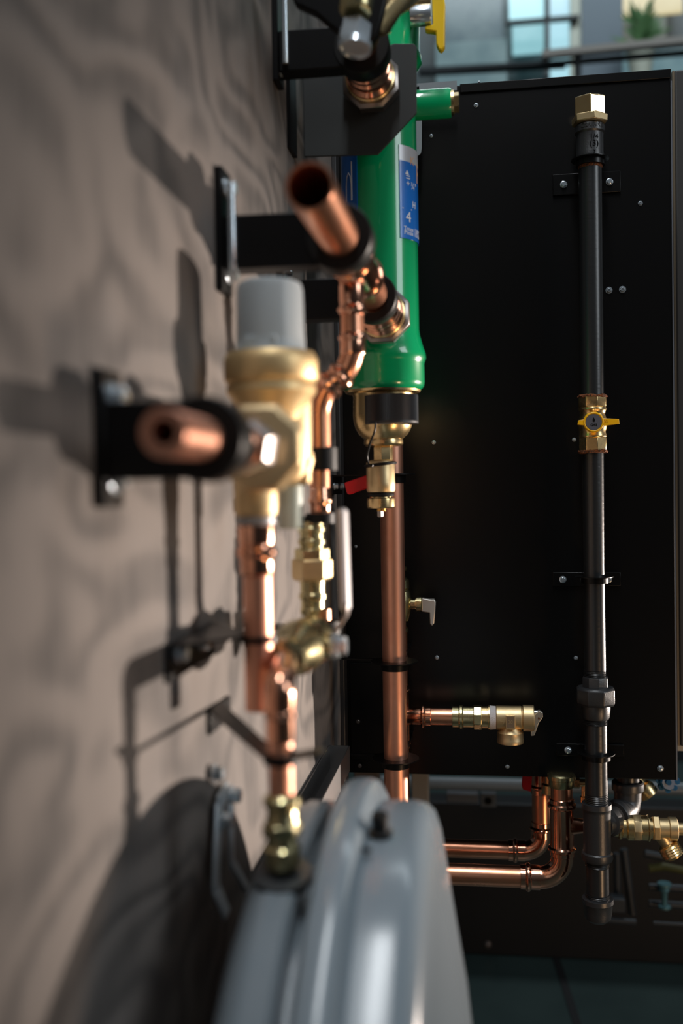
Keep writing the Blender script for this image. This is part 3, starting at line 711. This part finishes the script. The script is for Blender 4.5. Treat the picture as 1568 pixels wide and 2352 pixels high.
# label
z1 = zat(GSX, GSY-.04, 330); z2 = zat(GSX, GSY-.04, 366); z3 = zat(GSX, GSY-.04, 545)
rl_ = 86*kk+.0001
lb = MB().patch(GSX, GSY, rl_, 31+5, 120, z3, z2).build('label_film', BLUE, gs)
MB().patch(GSX, GSY, rl_, 31+5, 120, z2, z1).build('label_band', SILVER, gs)
MB().patch(GSX, GSY, rl_, -112, -29, z3-.0, z1).build('label_film', BLUE, gs)
def gtext(body_, size, py, ang, M, parent=lb):
    z = zat(GSX, GSY-.04, py)
    def fn(u, v, w_):
        t = R(ang)+u/rl_; r_ = rl_+.0007+w_
        return V((GSX+r_*math.sin(t), GSY-r_*math.cos(t), z+v))
    MB().text(body_, size, fn, .0001).build('lettering', M, parent)
gtext('K', .030, 386, 88, ORANGE); gtext('K', .012, 362, 62, ORANGE)
gtext('▲', .006, 392, 50, WHITE); gtext('+', .010, 417, 52, WHITE); gtext('=', .012, 403, 52, WHITE); gtext('¾"', .010, 420, 66, WHITE)
gtext('H', .010, 463, 66, WHITE); gtext('—', .014, 474, 50, WHITE); gtext('4', .016, 495, 52, WHITE)
gtext('Tmax 110°C', .0066, 522, 66, WHITE); gtext('Pmax 10 bar', .0066, 531, 66, WHITE)
# line drawing on left label
lf = [o_ for o_ in gs.children if o_.name.startswith('label_film')][-1] if gs.children else lb
def gline(pts, parent):
    P = []
    for a_, py in pts:
        t = R(a_); z = zat(GSX, GSY-.04, py); P.append(V((GSX+(rl_+.0008)*math.sin(t), GSY-(rl_+.0008)*math.cos(t), z)))
    MB().sweep(P, .0006, 6).build('line_drawing', WHITE, parent)
gline([(-52, 452), (-52, 415), (-50, 395), (-46, 386), (-42, 395), (-40, 415), (-40, 452)], lb)
gline([(-39, 362), (-39, 452)], lb)
# bottom brass bowl and drain
mb = MB(); vl(mb, GSX, GSY, [(88, 896), (87, 899), (85, 903), (70, 906), (68, 912), (69, 955), (68, 968), (64, 983), (56, 998), (44, 1009), (45, 1013), (45, 1020), (41, 1024), (26, 1026)], 56)
mb.build('brass_bowl', BRASS, gs)
CXX = ptY(899, 940, 1.062).x; CYY = 1.062
mb = MB(); kc = mpp(CXX, CYY); zc0 = zat(CXX, CYY, 972); zc1 = zat(CXX, CYY, 909); n = 110
P = []
for i in range(2*n):
    a_ = math.pi*i/n; r_ = 61*kc - (.0007 if i % 2 else 0)
    P.append(V((CXX+r_*math.sin(a_), CYY-r_*math.cos(a_), zc0)))
mb.prism(P, (0, 0, zc1-zc0)); mb.lathe([(61*kc, 0), (61*kc, .0025)], (CXX, CYY, zc0-.001), (0, 0, 1), 64)
mb.build('knurled_collar', mat('black_nylon', (.028, .029, .032), 0, .42, spec=.6), gs, ang=20)
DX = ptY(880, 1040, GSY-.005).x; DY = GSY-.005
dv = thing('drain_cock', 'brass drain cock with red lever hanging under the green cylinder', 'valve', (DX, DY, zat(DX, DY, 1188)))
vl(MB(), DX, DY, [(20, 1022), (23, 1028), (23, 1056), (20, 1060)], 6, facephase(22)).build('hex_neck', BRASS, dv, .0005)
mb = MB(); DX2 = ptY(874, 1100, DY).x
vl(mb, DX2, DY, [(20, 1056), (30, 1059), (33, 1064), (33, 1106), (33.5, 1108), (33, 1126), (31, 1130), (27, 1132)], 40); mb.build('body', BRASS_C, dv)
vl(MB(), DX2, DY, [(24, 1131), (30, 1133), (31, 1136), (29, 1140), (24, 1141)], 40).build('o_ring', RUBBER, dv)
vl(MB(), DX2, DY, [(26, 1140), (27, 1143), (32, 1145), (32.5, 1148), (32.5, 1164), (30, 1167), (14, 1168), (10, 1170), (12, 1174)], 48).build('cap', BRASS, dv)
vl(MB(), DX2-.001, DY, [(7, 1173), (7, 1186), (5, 1188)], 4, R(20)).build('tip', STEEL, dv)
tz_ = zat(DX2, DY, 1067)
mb = MB(); P = []
for i in range(41):
    a_ = R(-100+260*i/40); P.append(V((DX2+34*kk*math.sin(a_), DY-34*kk*math.cos(a_), tz_+.0016*math.sin(a_))))
mb.sweep(P, .0016, 10); mb.sweep(path([ptY(862, 970, 1.035), ptY(861, 990, 1.032), ptY(848, 1020, 1.04), ptY(842, 1050, 1.05), ptY(847, 1068, 1.052), ptY(856, 1070, 1.05)], .01), .0011, 8)
mb.build('tether', RUBBER, dv)
mb = MB(); mb.prism([ptY(x, y, DY) for x, y in ((790, 1109), (842, 1091), (846, 1121), (801, 1136), (796, 1133))], (0, .006, 0)); mb.build('lever', RED, dv, .0012)
# top air vent assembly with yellow lever
p = ptY(950, 20, GSY)
tv = thing('top_valve', 'brass valve with yellow lever on top of the green cylinder', 'valve', (p.x, GSY, p.z))
mb = MB(); mb.lathe([(.019, 0), (.020, .003), (.020, .012), (.014, .014), (.014, .05)], (GSX+.03, GSY, zat(GSX, GSY, 50)), (0, 0, 1), 6); 
mb.lathe([(.012, 0), (.012, .03)], ptY(925, 14, 1.07), (1, 0, 0), 24); mb.build('body', BRASS, tv)
a = ptY(966, 36, 1.06); MB().lathe([(.0102, -.011), (.0108, -.009), (.0108, .009), (.0102, .011)], a, (1, 0, 0), 24).build('stem_nut', ZINC, tv)
mb = MB(); mb.prism([ptY(x, y, 1.055) for x, y in ((990, -30), (1016, -30), (1022, 10), (1021, 105), (1015, 115), (1007, 113), (1001, 100), (1000, 72), (976, 69), (976, 60), (994, 55))], (0, .010, 0)); mb.build('lever', YELLOW2, tv, .0014)

# mounting plate behind the upper port
pb_ = [ptY(x, y, 1.035) for x, y in ((696, 162), (800, 160), (880, 112), (905, 103), (950, 103), (957, 110), (957, 262), (868, 357), (700, 362))]
mp_ = thing('mounting_plate', 'big dark angular steel plate holding the green cylinder near its top', 'bracket', pb_[-1])
MB().prism(pb_, (0, -.003, 0)).build('plate', mat('graphite_plate', (.026, .029, .029), .1, .5, bump=(500, .1, .0004)), mp_, .0006)
MB().box((WX, 1.0, pb_[-1].z), (WX+.004, 1.035, pb_[0].z)).build('wall_flange', BLACK, mp_)

# ================================================================== PIPES RUNNING ALONG THE WALL (top two)
PX = -.0993; PZ = zat(PX, .72, 548)
rP = .0150
pipe1 = thing('copper_pipe', 'open-ended copper pipe pointing at the camera, joined to the lower port of the green cylinder', 'pipe', (PX, .8, PZ))
Ye = .593
MB().lathe([(rP, .23), (rP, 0), (rP*.985, -.0006), (rP*.88, -.0006), (rP*.86, .0), (rP*.86, .20)], (PX, Ye, PZ), (0, 1, 0), 56, cap=False).build('tube', COPPER, pipe1)
mb = MB(); mb.lathe(press(rP, .10, True), (PX, .765, PZ), (0, 1, 0), 48); mb.build('tee', COPPER_S, pipe1)
MB().lathe([(rP, .82), (rP, 1.0)], (PX, 0, PZ), (0, 1, 0), 48).build('tube', COPPER, pipe1)
def port_fitting(parent, X, Z, Y0=.975):
    mb = MB(); mb.lathe([(.0155, 0), (.0185, .001), (.0185, .006), (.0215, .008), (.0215, .012), (.0190, .014), (.0190, .018), (.0220, .020), (.0220, .025), (.020, .027), (.020, .034), (.0235, .037), (.0235, .044)], (X, Y0, Z), (0, 1, 0), 48)
    mb.build('press_adapter', COPPER_S, parent)
    MB().lathe([(.0225, .040), (.0250, .042), (.0250, .047), (.0225, .048)], (X, Y0, Z), (0, 1, 0), 48).build('brass_collar', BRASS, parent)
    MB().lathe([(.027, .047), (.031, .050), (.031, .062), (.029, .064)], (X, Y0, Z), (0, 1, 0), 8, R(22)).build('flange_nut', STEEL, parent, .001)
port_fitting(pipe1, PX, PZ-.003)
# wall clamps for pipes that run along the wall
def wall_clamp(X, Z, Y, r, label, ro, zlo, zhi, ah, rodmode=False):
    t = thing('wall_clamp', label, 'clamp', (WX, Y, Z), 'rubber lined clamps on wall plates')
    MB().box((WX, Y-.013, zlo), (WX+.006, Y+.013, zhi)).build('wall_plate', BLACK, t, .0008)
    MB().box((WX+.006, Y-.011, Z-ah), (X-r*.9, Y+.011, Z+ah)).build('arm', BLACK, t, .001)
    MB().lathe([(r*1.0, -.012), (ro-.001, -.012), (ro, -.010), (ro, .010), (ro-.001, .012), (r*1.0, .012)], (X, Y, Z), (0, 1, 0), 48, cap=False, close=True).build('ring', RUBBER, t)
    for zz_ in (zlo+.014, zhi-.014):
        s_ = MB(); hexbolt(s_, (WX+.006, Y-.002, zz_), (1, 0, 0), .0055, .008); s_.build('bolt', ZINC, t)
    if rodmode:
        MB().lathe([(.0028, zlo+.014), (.0028, zhi-.014)], (WX+.013, Y-.014, 0), (0, 0, 1), 12).build('threaded_rod', ZINC, t)
wall_clamp(PX, PZ, .725, rP, 'black clamp and arm holding the open-ended upper copper pipe', .0245, zat(WX, .72, 672), zat(WX, .72, 388), .0195, True)
wall_clamp(PX, PZ-.002, .945, rP, 'black clamp on the copper pipe just before the lower port of the green cylinder', .0235, zat(WX, .945, 720), zat(WX, .945, 590), .019)
# upper line
UX = -.1055; UZ = zat(UX, .97, 140)
pipe2 = thing('copper_pipe', 'short copper stub in the topmost port of the green cylinder', 'pipe', (UX, .95, UZ))
MB().lathe([(rP, .88), (rP, 1.0)], (UX, 0, UZ), (0, 1, 0), 44).build('tube', COPPER, pipe2)
port_fitting(pipe2, UX, UZ, .965)
zz0 = zat(WX, .965, 215); zz1 = zat(WX, .965, -60)
wall_clamp(UX, UZ, .945, rP, 'black clamp with zinc rod at the top, holding the topmost copper stub', .0265, zz0, zz1, .019, True)
# upper ball valve
uv = thing('ball_valve', 'brass ball valve with black handle and bright steel nut at the very top', 'valve', (UX, .85, UZ))
mb = MB(); mb.lathe([(.0152, .090), (.0185, .088), (.0185, .078), (.0165, .074), (.0165, .062), (.017, .052), (.014, .050)], (UX, .83, UZ), (0, 1, 0), 44)
mb.sweep([V((UX+.014, .90, UZ-.004)), ptY(880, 60, .86), ptY(905, 15, .88), ptY(940, -10, .93)], [.007, .008, .009, .010], 20)
mb.build('body', BRASS, uv)
sn = ptY(812, 52, .80)
mb = MB(); mb.lathe([(.0135, .030), (.0135, .012), (.0125, .010)], sn, (0.1, .25, 1), 24); mb.build('packing_nut', BRASS_G, uv)
mb = MB(); mb.lathe([(.0125, -.017), (.0132, -.012), (.0132, .002), (.0115, .004)], V((sn.x, sn.y+.01, sn.z+.0)), (.1, .25, 1), 6, R(20)); mb.lathe([(.011, .012), (.0125, .010), (.0120, .016)], sn-V((0, 0, .030)), (.1, .25, 1), 24)
mb.build('nut', ZINC, uv)
mb = MB(); hb = [ptY(x, y, .84) for x, y in ((650, -60), (890, -60), (884, 6), (866, 78), (846, 100), (800, 88), (760, 60), (725, 30), (676, 8))]
mb.prism(hb, (0, .012, 0)); mb.build('handle', BLACK, uv, .002)

# ================================================================== RISER FROM THE TEE DOWN TO THE TANK
RX, RY = ptY(735, 1150, .80).x, .80
TX = ptY(808, 700, .80).x
rr1 = .0092; rr2 = .0080
ris = thing('copper_riser', 'thin copper riser with press elbows dropping from the tee beside the green cylinder', 'pipe', (RX, RY, zat(RX, RY, 1430)))
zt_ = PZ
mb = MB(); mb.sweep(path([(PX, RY, zt_), (TX, RY, zat(TX, RY, 690)), (TX, RY, zat(TX, RY, 842)), (RX, RY, zat(RX, RY, 905)), (RX, RY, zat(RX, RY, 1060))], .022), rr1, 32); mb.build('upper_tube', COPPER, ris)
def bead(mb, X, Y, py, half, hh=7):
    vl(mb, X, Y, [(half*.86, py-hh*1.6), (half*.88, py-hh), (half, py-hh*.35), (half, py+hh*.35), (half*.88, py+hh), (half*.86, py+hh*1.6)], 36)
mb = MB(); k8 = mpp(TX, RY)
vl(mb, TX, RY, [(28, 655), (30, 657), (30, 690), (28, 700), (27, 708)], 36)
bead(mb, TX, RY, 712, 34); bead(mb, TX, RY, 776, 33)
vl(mb, TX, RY, [(28, 765), (29, 768), (29, 812), (28, 815)], 36)
dd = (V((RX, RY, zat(RX, RY, 905)))-V((TX, RY, zat(TX, RY, 842)))).normalized()
q0 = V((TX, RY, zat(TX, RY, 842)))
mb.lathe([(rr1*1.1, .006), (rr1*1.14, .008), (rr1*1.35, .011), (rr1*1.35, .013), (rr1*1.14, .016), (rr1*1.14, .020), (rr1*1.35, .022), (rr1*1.35, .025), (rr1*1.1, .028)], q0, dd, 32)
mb.build('press_elbow', COPPER_S, ris)
mb = MB(); bead(mb, RX, RY, 950, 26); bead(mb, RX, RY, 1040, 25)
vl(mb, RX, RY, [(22, 935), (23, 937), (23, 985), (20, 990)], 32); mb.build('coupling', COPPER_S, ris)
mb = MB(); bead(mb, RX, RY, 1150, 27, 8); vl(mb, RX, RY, [(22, 1120), (23, 1122), (23, 1175), (21, 1180)], 32)
mb.build('coupling', COPPER_S, ris)
vl(MB(), RX, RY, [(22, 1055), (22, 1200)], 32).build('lower_tube', COPPER, ris)
vl(MB(), RX, RY, [(20, 1400), (20, 1440)], 32).build('lower_tube', COPPER, ris)
mb = MB(); mb.sweep(arc(V((RX, RY-.018, zat(RX, RY, 1438))), V((0, .018, 0)), V((0, 0, -.018)), 12), .0095, 28); mb.build('bottom_elbow', COPPER_S, ris)
# check valve / union on riser
un = thing('union_fitting', 'brass hexagonal union on the thin copper riser', 'fitting', (RX, RY, zat(RX, RY, 1300)))
UXX = ptY(716, 1290, RY).x
mb = MB(); vl(mb, UXX, RY, [(24, 1195), (28, 1198), (28, 1208), (31, 1212), (31, 1220), (27, 1224), (27, 1236), (31, 1240), (31, 1248), (27, 1252), (27, 1262)], 36); mb.build('upper_tail', BRASS_G, un)
mb = MB(); vl(mb, UXX, RY, [(26, 1325), (30, 1330), (28, 1345), (28, 1360), (31, 1364), (31, 1374), (27, 1378), (27, 1395), (29, 1398), (28, 1410), (22, 1414)], 36); mb.build('lower_tail', BRASS_G, un)
vl(MB(), UXX, RY, [(34, 1258), (40, 1261), (40, 1286), (38, 1288)], 6, facephase(10)).build('hex_top', BRASS_G, un, .0006)
vl(MB(), UXX, RY, [(44, 1283), (47, 1286), (47, 1326), (40, 1333)], 6, facephase(14)).build('union_nut', BRASS_C, un, .0006)
# clamp on riser (dark disc at y 1060) and at 1190
def small_ring_clamp(X, Y, py, r, ro, label, hh=.006, toY=None):
    z = zat(X, Y, py)
    t = thing('ring_clamp', label, 'clamp', (X, Y, z), 'black ring clamps on the thin pipes')
    MB().lathe([(r, -hh), (ro, -hh), (ro, hh), (r, hh)], (X, Y, z), (0, 0, 1), 36, cap=False, close=True).build('ring', RUBBER, t)
    MB().box((WX, Y-.010, z-.0015), (X-r*.9, Y+.010, z+.0015)).build('arm', BLACK, t)
    MB().box((WX, Y-.020, z-.014), (WX+.003, Y+.020, z+.0015)).build('wall_tab', BLACK, t)
    for yy in (-.013, .013):
        s_ = MB(); hexbolt(s_, (WX+.003, Y+yy, z-.008), (1, 0, 0), .004, .005); s_.build('screw', ZINC, t)
    return t
small_ring_clamp(RX, RY, 1190, rr2, rr2+.004, 'black ring clamp on the riser just above the brass union', .004)
small_ring_clamp(RX, RY, 1055, rr2, rr2+.007, 'round black clamp on the riser beside the gold pressure valve', .009)
small_ring_clamp(RX, RY, 1440, rr1, rr1+.006, 'black ring clamp at the foot of the riser, above the lever valve', .005)
# lever ball valve
VX = RX; VZ = zat(VX, .71, 1478)
bl = thing('ball_valve', 'blurred brass ball valve with long white-sleeved steel lever standing up', 'valve', (VX, .70, VZ))
mb = MB(); mb.lathe([(.010, -.055), (.0135, -.053), (.0135, -.040), (.0115, -.037), (.014, -.025), (.0185, -.012), (.0195, 0), (.0185, .012), (.014, .025), (.0145, .030), (.016, .034), (.016, .052), (.0125, .056), (.010, .075)], (VX, .695, VZ), (0, 1, 0), 36)
mb.lathe([(.009, 0), (.009, .022), (.007, .024)], (VX, .70, VZ), (1, 0, 0), 24); mb.build('body', BRASS_G, bl)
SXX = ptY(764, 1482, .70).x
mb = MB(); mb.lathe([(.008, -.010), (.009, -.008), (.009, .004), (.0065, .005), (.0065, .010), (0, .010)], (SXX, .70, VZ), (1, 0, 0), 6); mb.lathe([(.012, -.012), (.012, -.010)], (SXX, .70, VZ), (1, 0, 0), 24); mb.build('stem_nut', ZINC, bl)
Yl = .71
def strip(mb, pts, th, wy, Y):
    """flat strip running through px points at depth Y, thickness th in X, width wy in Y"""
    P = [ptY(x, y, Y) for x, y in pts]
    for a_, b_ in zip(P[:-1], P[1:]):
        d_ = (b_-a_); n_ = V((d_.z, 0, -d_.x)).normalized()
        mb.obox((a_+b_)/2, n_*th/2, V((0, wy/2, 0)), d_/2*1.03)
mb = MB(); strip(mb, [(758, 1492), (762, 1462), (795, 1412), (796, 1380)], .003, .016, Yl); mb.build('lever', STEEL, bl, .0006)
mb = MB(); a = ptY(794, 1400, Yl); b = ptY(786, 1168, Yl)
mb.sweep([a+(a-b)*.0, a+(b-a)*.02, a+(b-a)*.97, b], [.0030, .0039, .0039, .0020], 20)
for v in mb.bm.verts: v.co.y = Yl+(v.co.y-Yl)*2.0
mb.build('sleeve', WHITEPL, bl)
# lower riser
LY = .562; LX = ptY(643, 1650, LY).x
lo = thing('copper_riser', 'short copper pipe with elbow running down into the grey tank', 'pipe', (LX, LY, zat(LX, LY, 1820)))
zel = VZ
mb = MB(); mb.sweep(path([(VX, .645, VZ), (LX, LY, VZ), (LX, LY, zat(LX, LY, 1620))], .026), .0088, 32)
bead(mb, LX, LY, 1640, 37, 9); vl(mb, LX, LY, [(31, 1610), (33, 1612), (33, 1700), (31, 1702)], 36); mb.build('press_elbow', COPPER_S, lo)
vl(MB(), LX, LY, [(28.5, 1690), (28.5, 1840)], 36).build('tube', COPPER_B, lo)
tu = thing('union_fitting', 'blurred brass union where the copper pipe enters the grey tank', 'fitting', (LX, LY, zat(LX, LY, 1985)))
vl(MB(), LX, LY, [(30, 1822), (36, 1826), (42, 1832), (42, 1848), (35, 1853), (35, 1875), (38, 1880), (38, 1888)], 36).build('upper_tail', BRASS_G, tu)
vl(MB(), LX, LY, [(40, 1887), (46, 1891), (46, 1918), (42, 1922)], 6, facephase(20)).build('union_nut', BRASS_G, tu, .0006)
vl(MB(), LX, LY, [(34, 1920), (36, 1940), (42, 1945), (42, 1972), (36, 1990)], 36).build('lower_tail', BRASS_G, tu)

# ================================================================== PRESSURE REDUCING VALVE
QX = -.135; QZ = zat(QX, .4845, 1010)
ro_ = .0108
pp = thing('copper_pipe', 'nearest open-ended copper pipe, left side, feeding the gold pressure valve', 'pipe', (QX, .5, QZ))
MB().lathe([(ro_, .13), (ro_, 0), (ro_*.97, -.0008), (ro_*.56, -.0008), (ro_*.52, .001), (ro_*.52, .10)], (QX, .415, QZ), (0, 1, 0), 48, cap=False).build('tube', COPPER_B, pp)
wall_clamp(QX, QZ, .4845, ro_, 'blurred black clamp with arm around the nearest copper pipe, left side', .0215, zat(WX, .482, 1165), zat(WX, .482, 850), .0195)
prv = thing('pressure_reducing_valve', 'large gold brass pressure valve with grey cap in the blurred foreground', 'valve', (QX, .63, QZ))
BX, BY = ptY(655, 1000, .685).x, .685
CXp = ptY(620, 740, .675).x; CYp = .675
MB().lathe([(.0113, 0), (.0125, .001), (.0125, .010), (.0150, .012), (.0150, .017), (.0130, .020), (.0130, .034)], (QX, .515, QZ-.001), (0, 1, 0), 40).build('press_tail', COPPER_S, prv)
FX, FZ = ptY(592, 1028, .565).x, ptY(592, 1028, .565).z
MB().lathe([(.0125, -.024), (.0160, -.018), (.0160, -.008), (.013, -.006)], (FX-.0, .560, FZ), (0, 1, 0), 6, R(10)).build('inlet_nut', STEEL, prv, .0006)
mb = MB(); mb.lathe([(.016, -.010), (.0255, -.009), (.0275, -.005), (.0275, .004), (.0245, .007), (.019, .009), (.019, .05)], (FX, .575, FZ), (0, 1, 0), 8, R(22)); mb.build('inlet_flange', mat('golden_brass_flange', (.72, .54, .31), .85, .5), prv, .0015)
mb = MB()
ob_ = vprof(BX, BY, [(60, 880), (61, 900), (60, 1010), (58, 1050), (52, 1080), (40, 1105), (20, 1115), (0, 1116)])
mb.lathe(ob_, (BX, BY, CZ), (0, 0, 1), 48)
OX, OY = ptY(587, 1150, .625).x, .625
vl(mb, OX, OY, [(40, 1040), (50, 1060), (50, 1165), (48, 1180), (42, 1186), (30, 1188)], 40)
SX3, SY3 = ptY(697, 1080, .685).x, .685
vl(mb, SX3, SY3, [(22, 1040), (24, 1060), (16, 1085), (16, 1108), (12, 1112)], 28)
mb.build('body', mat('golden_brass', (.72, .53, .29), .85, .50, bump=(600, .08, .0005)), prv)
vl(MB(), CXp, CYp, [(100, 812), (106, 824), (108, 832), (108, 872), (104, 880), (100, 883), (102, 888), (103, 902), (98, 910), (78, 935), (64, 965)], 64).build('bonnet', mat('golden_brass_bonnet', (.74, .54, .28), .85, .48), prv)
vl(MB(), CXp, CYp, [(84, 828), (83, 806), (80, 800), (79, 780), (78, 765), (76, 668), (72, 654), (60, 648), (0, 647)], 64).build('cap', GREYPL, prv)
# recess block at cap base
a = ptY(562, 772, CYp-.022); b = ptY(636, 808, CYp-.022)
MB().box((a.x, CYp-.0235, a.z), (b.x, CYp-.012, b.z)).build('cap_boss', GREYPL, prv, .001)
pcx = ptY(666, 1160, .69).x
wc = vl(MB(), pcx, .69, [(24, 1112), (29, 1116), (29, 1208), (26, 1214), (0, 1215)], 36).build('gauge_cap', PALEPL, prv, label='pale green plastic cap')
vl(MB(), OX, OY, [(40, 1184), (45, 1188), (44, 1202), (38, 1208)], 40).build('outlet_collar', mat('grey_collar', (.36, .36, .38), .3, .4), prv)
down = thing('copper_pipe', 'upright blurred copper pipe hanging under the gold pressure valve', 'pipe', (OX, OY, zat(OX, OY, 1635)))
vl(MB(), OX, OY, [(33, 1230), (33, 1455), (32, 1630)], 44).build('tube', COPPER_B, down)
mb = MB(); vl(mb, OX, OY, [(38, 1204), (42, 1208), (41, 1240), (40, 1248)], 44); bead(mb, OX, OY, 1268, 46, 11); vl(mb, OX, OY, [(40, 1282), (38, 1290), (39, 1318), (34, 1322)], 44); mb.build('press_coupling', COPPER_S, down)
# its long strap to the wall
z = zat(OX, OY, 1466); rD = 33*mpp(OX, OY)
st = thing('strap_clamp', 'flat bronze-black wall strap around the upright copper pipe under the gold valve', 'clamp', (WX, .62, z))
MB().lathe([(rD, -.002), (rD+.003, -.002), (rD+.003, .0015), (rD, .0015)], (OX, OY, z), (0, 0, 1), 40, cap=False, close=True).build('ring', BLACK, st)
MB().prism([(WX, .575, z+.001), (WX, .68, z+.001), (OX-rD, OY+.012, z+.001), (OX-rD, OY-.012, z+.001)], (0, 0, .0018)).build('arm', BLACK, st)
MB().box((WX, .575, z-.020), (WX+.003, .68, z+.002)).build('wall_tab', BLACK, st, .0005)
for x, y in ((407, 1500), (460, 1475)):
    q = ptX(x, y, WX+.003); s_ = MB(); hexbolt(s_, q, (1, 0, 0), .0048, .007); s_.build('screw', ZINC, st)
z = zat(LX, LY, 1740)
st = thing('strap_clamp', 'flat bronze-black wall strap around the copper pipe just above the tank union', 'clamp', (WX, .68, z))
rD2 = 28.5*mpp(LX, LY, z)
MB().lathe([(rD2, -.003), (rD2+.003, -.003), (rD2+.003, .002), (rD2, .002)], (LX, LY, z), (0, 0, 1), 40, cap=False, close=True).build('ring', BLACK, st)
MB().prism([(WX, .672, z+.001), (WX, .70, z+.001), (LX-rD2, LY+.012, z+.001), (LX-rD2, LY-.012, z+.001)], (0, 0, .0018)).build('arm', BLACK, st)
MB().prism([(LX+rD2, LY-.006, z), (LX+rD2, LY+.006, z), (LX+rD2+.018, LY+.006, z+.003), (LX+rD2+.018, LY-.006, z+.003)], (0, 0, .002)).build('tail', BLACK, st)
MB().box((WX, .665, z-.014), (WX+.003, .72, z+.002)).build('wall_tab', BLACK, st, .0005)
q = ptX(490, 1776, WX+.003); s_ = MB(); hexbolt(s_, q, (1, 0, 0), .0048, .007); s_.build('screw', ZINC, st)

# ================================================================== TANK
KY, KZ = .629, CZ-.447
tank = thing('expansion_tank', 'big glossy grey disc-shaped tank with a raised ridge in the lower foreground', 'tank', (-.09, KY, KZ-.25))
prR = [(.236, -.074), (.236, -.048), (.2345, -.041), (.230, -.036), (.220, -.0325), (.200, -.029), (.16, -.022), (.12, -.0145), (.06, -.007), (0, -.005)]
MB().lathe(prR, (0, KY, KZ), (1, 0, 0), 128).build('front_shell', GREYTANK, tank)
prL = [(.212, -.080), (.212, -.106), (.231, -.107), (.234, -.110), (.234, -.122), (.230, -.130), (.220, -.138), (.200, -.146), (.15, -.157), (.08, -.163), (0, -.164)]
MB().lathe(prL, (0, KY, KZ), (1, 0, 0), 128).build('rear_shell', GREYTANK, tank)
MB().lathe([(.228, -.098), (.244, -.096), (.249, -.093), (.2505, -.088), (.2505, -.080), (.249, -.076), (.244, -.073), (.236, -.070)], (0, KY, KZ), (1, 0, 0), 128).build('ridge', GREYTANK, tank)
q = V((ptY(874, 1950, .60).x, .60, KZ+.236))
MB().lathe([(.0075, 0), (.0075, .002), (.0050, .003), (.0055, .012), (.004, .014), (0, .014)], q-V((0, 0, .001)), (0, -.1, 1), 24).build('valve_cap', RUBBER, tank, label='small black valve cap')
q2 = V((q.x-.012, .575, KZ+.2345)); MB().obox(q2, (.009, 0, 0), (0, .0025, 0), (0, 0, .0005)).build('slot', DARKPRINT, tank)
mb = MB(); mb.lathe([(.017, -.004), (.017, .0015), (.010, .002)], (LX, LY, KZ+math.sqrt(.233**2-(KY-LY)**2)), (0, -.28, 1), 40); mb.build('port_plate', mat('dark_steel_plate', (.06, .065, .07), .5, .4), tank)
# zinc hanger straps
zb = thing('hanger_bracket', 'bent zinc wall bracket with bolts beside the grey tank', 'bracket', ptX(510, 1900, WX+.004))
def wstrip(pts, X0, th, wd, nm):
    mb = MB(); P = [ptX(x, y, X0+dx) for x, y, dx in pts]
    for a_, b_ in zip(P[:-1], P[1:]):
        d_ = (b_-a_); n_ = d_.cross(V((1, 0, 0))).normalized(); x_ = n_.cross(d_).normalized()
        mb.obox((a_+b_)/2, x_*th/2, n_*wd/2, d_/2*1.06)
    mb.build(nm, GALV, zb, .001)
wstrip([(520, 1815, 0), (500, 1850, .001), (496, 2040, .004), (520, 2100, .010)], WX+.004, .003, .013, 'strap')
wstrip([(530, 1850, .004), (532, 1980, .006), (565, 2040, .012)], WX+.006, .003, .008, 'strap')
for x, y in ((528, 1826), (508, 1884)):
    q = ptX(x, y, WX+.007); s_ = MB(); hexbolt(s_, q, (1, 0, 0), .0055, .008); s_.build('bolt', ZINC, zb)
# steel channel on the wall behind the tank
cz = ptY(775, 1712, 1.2).z
mb = MB(); x0, x1 = WX+.001, ptY(803, 1715, 1.2).x
mb.box((x1-.0015, .80, cz-.028), (x1, 1.2, cz)); mb.box((x0, .80, cz-.030), (x1, 1.2, cz-.028)); mb.box((x0, .80, cz-.03), (x0+.0015, 1.2, cz)); mb.box((x0, 1.1985, cz-.03), (x1, 1.2, cz))
tag(mb.build('steel_channel', mat('galvanised_channel', (.30, .30, .30), .9, .35)), 'open steel channel fixed along the wall behind the tank ridge', 'channel')
# dark trim strip at the wall end
struct('trim_7', MB().box((WX, 1.31, .2), (WX+.006, 1.34, 2.4)), mat('dark_strip', (.03, .03, .032), .2, .4), 'narrow dark strip at the end of the plywood wall', .001)

for o in bpy.data.objects:
    if '_o' in o: del o['_o']
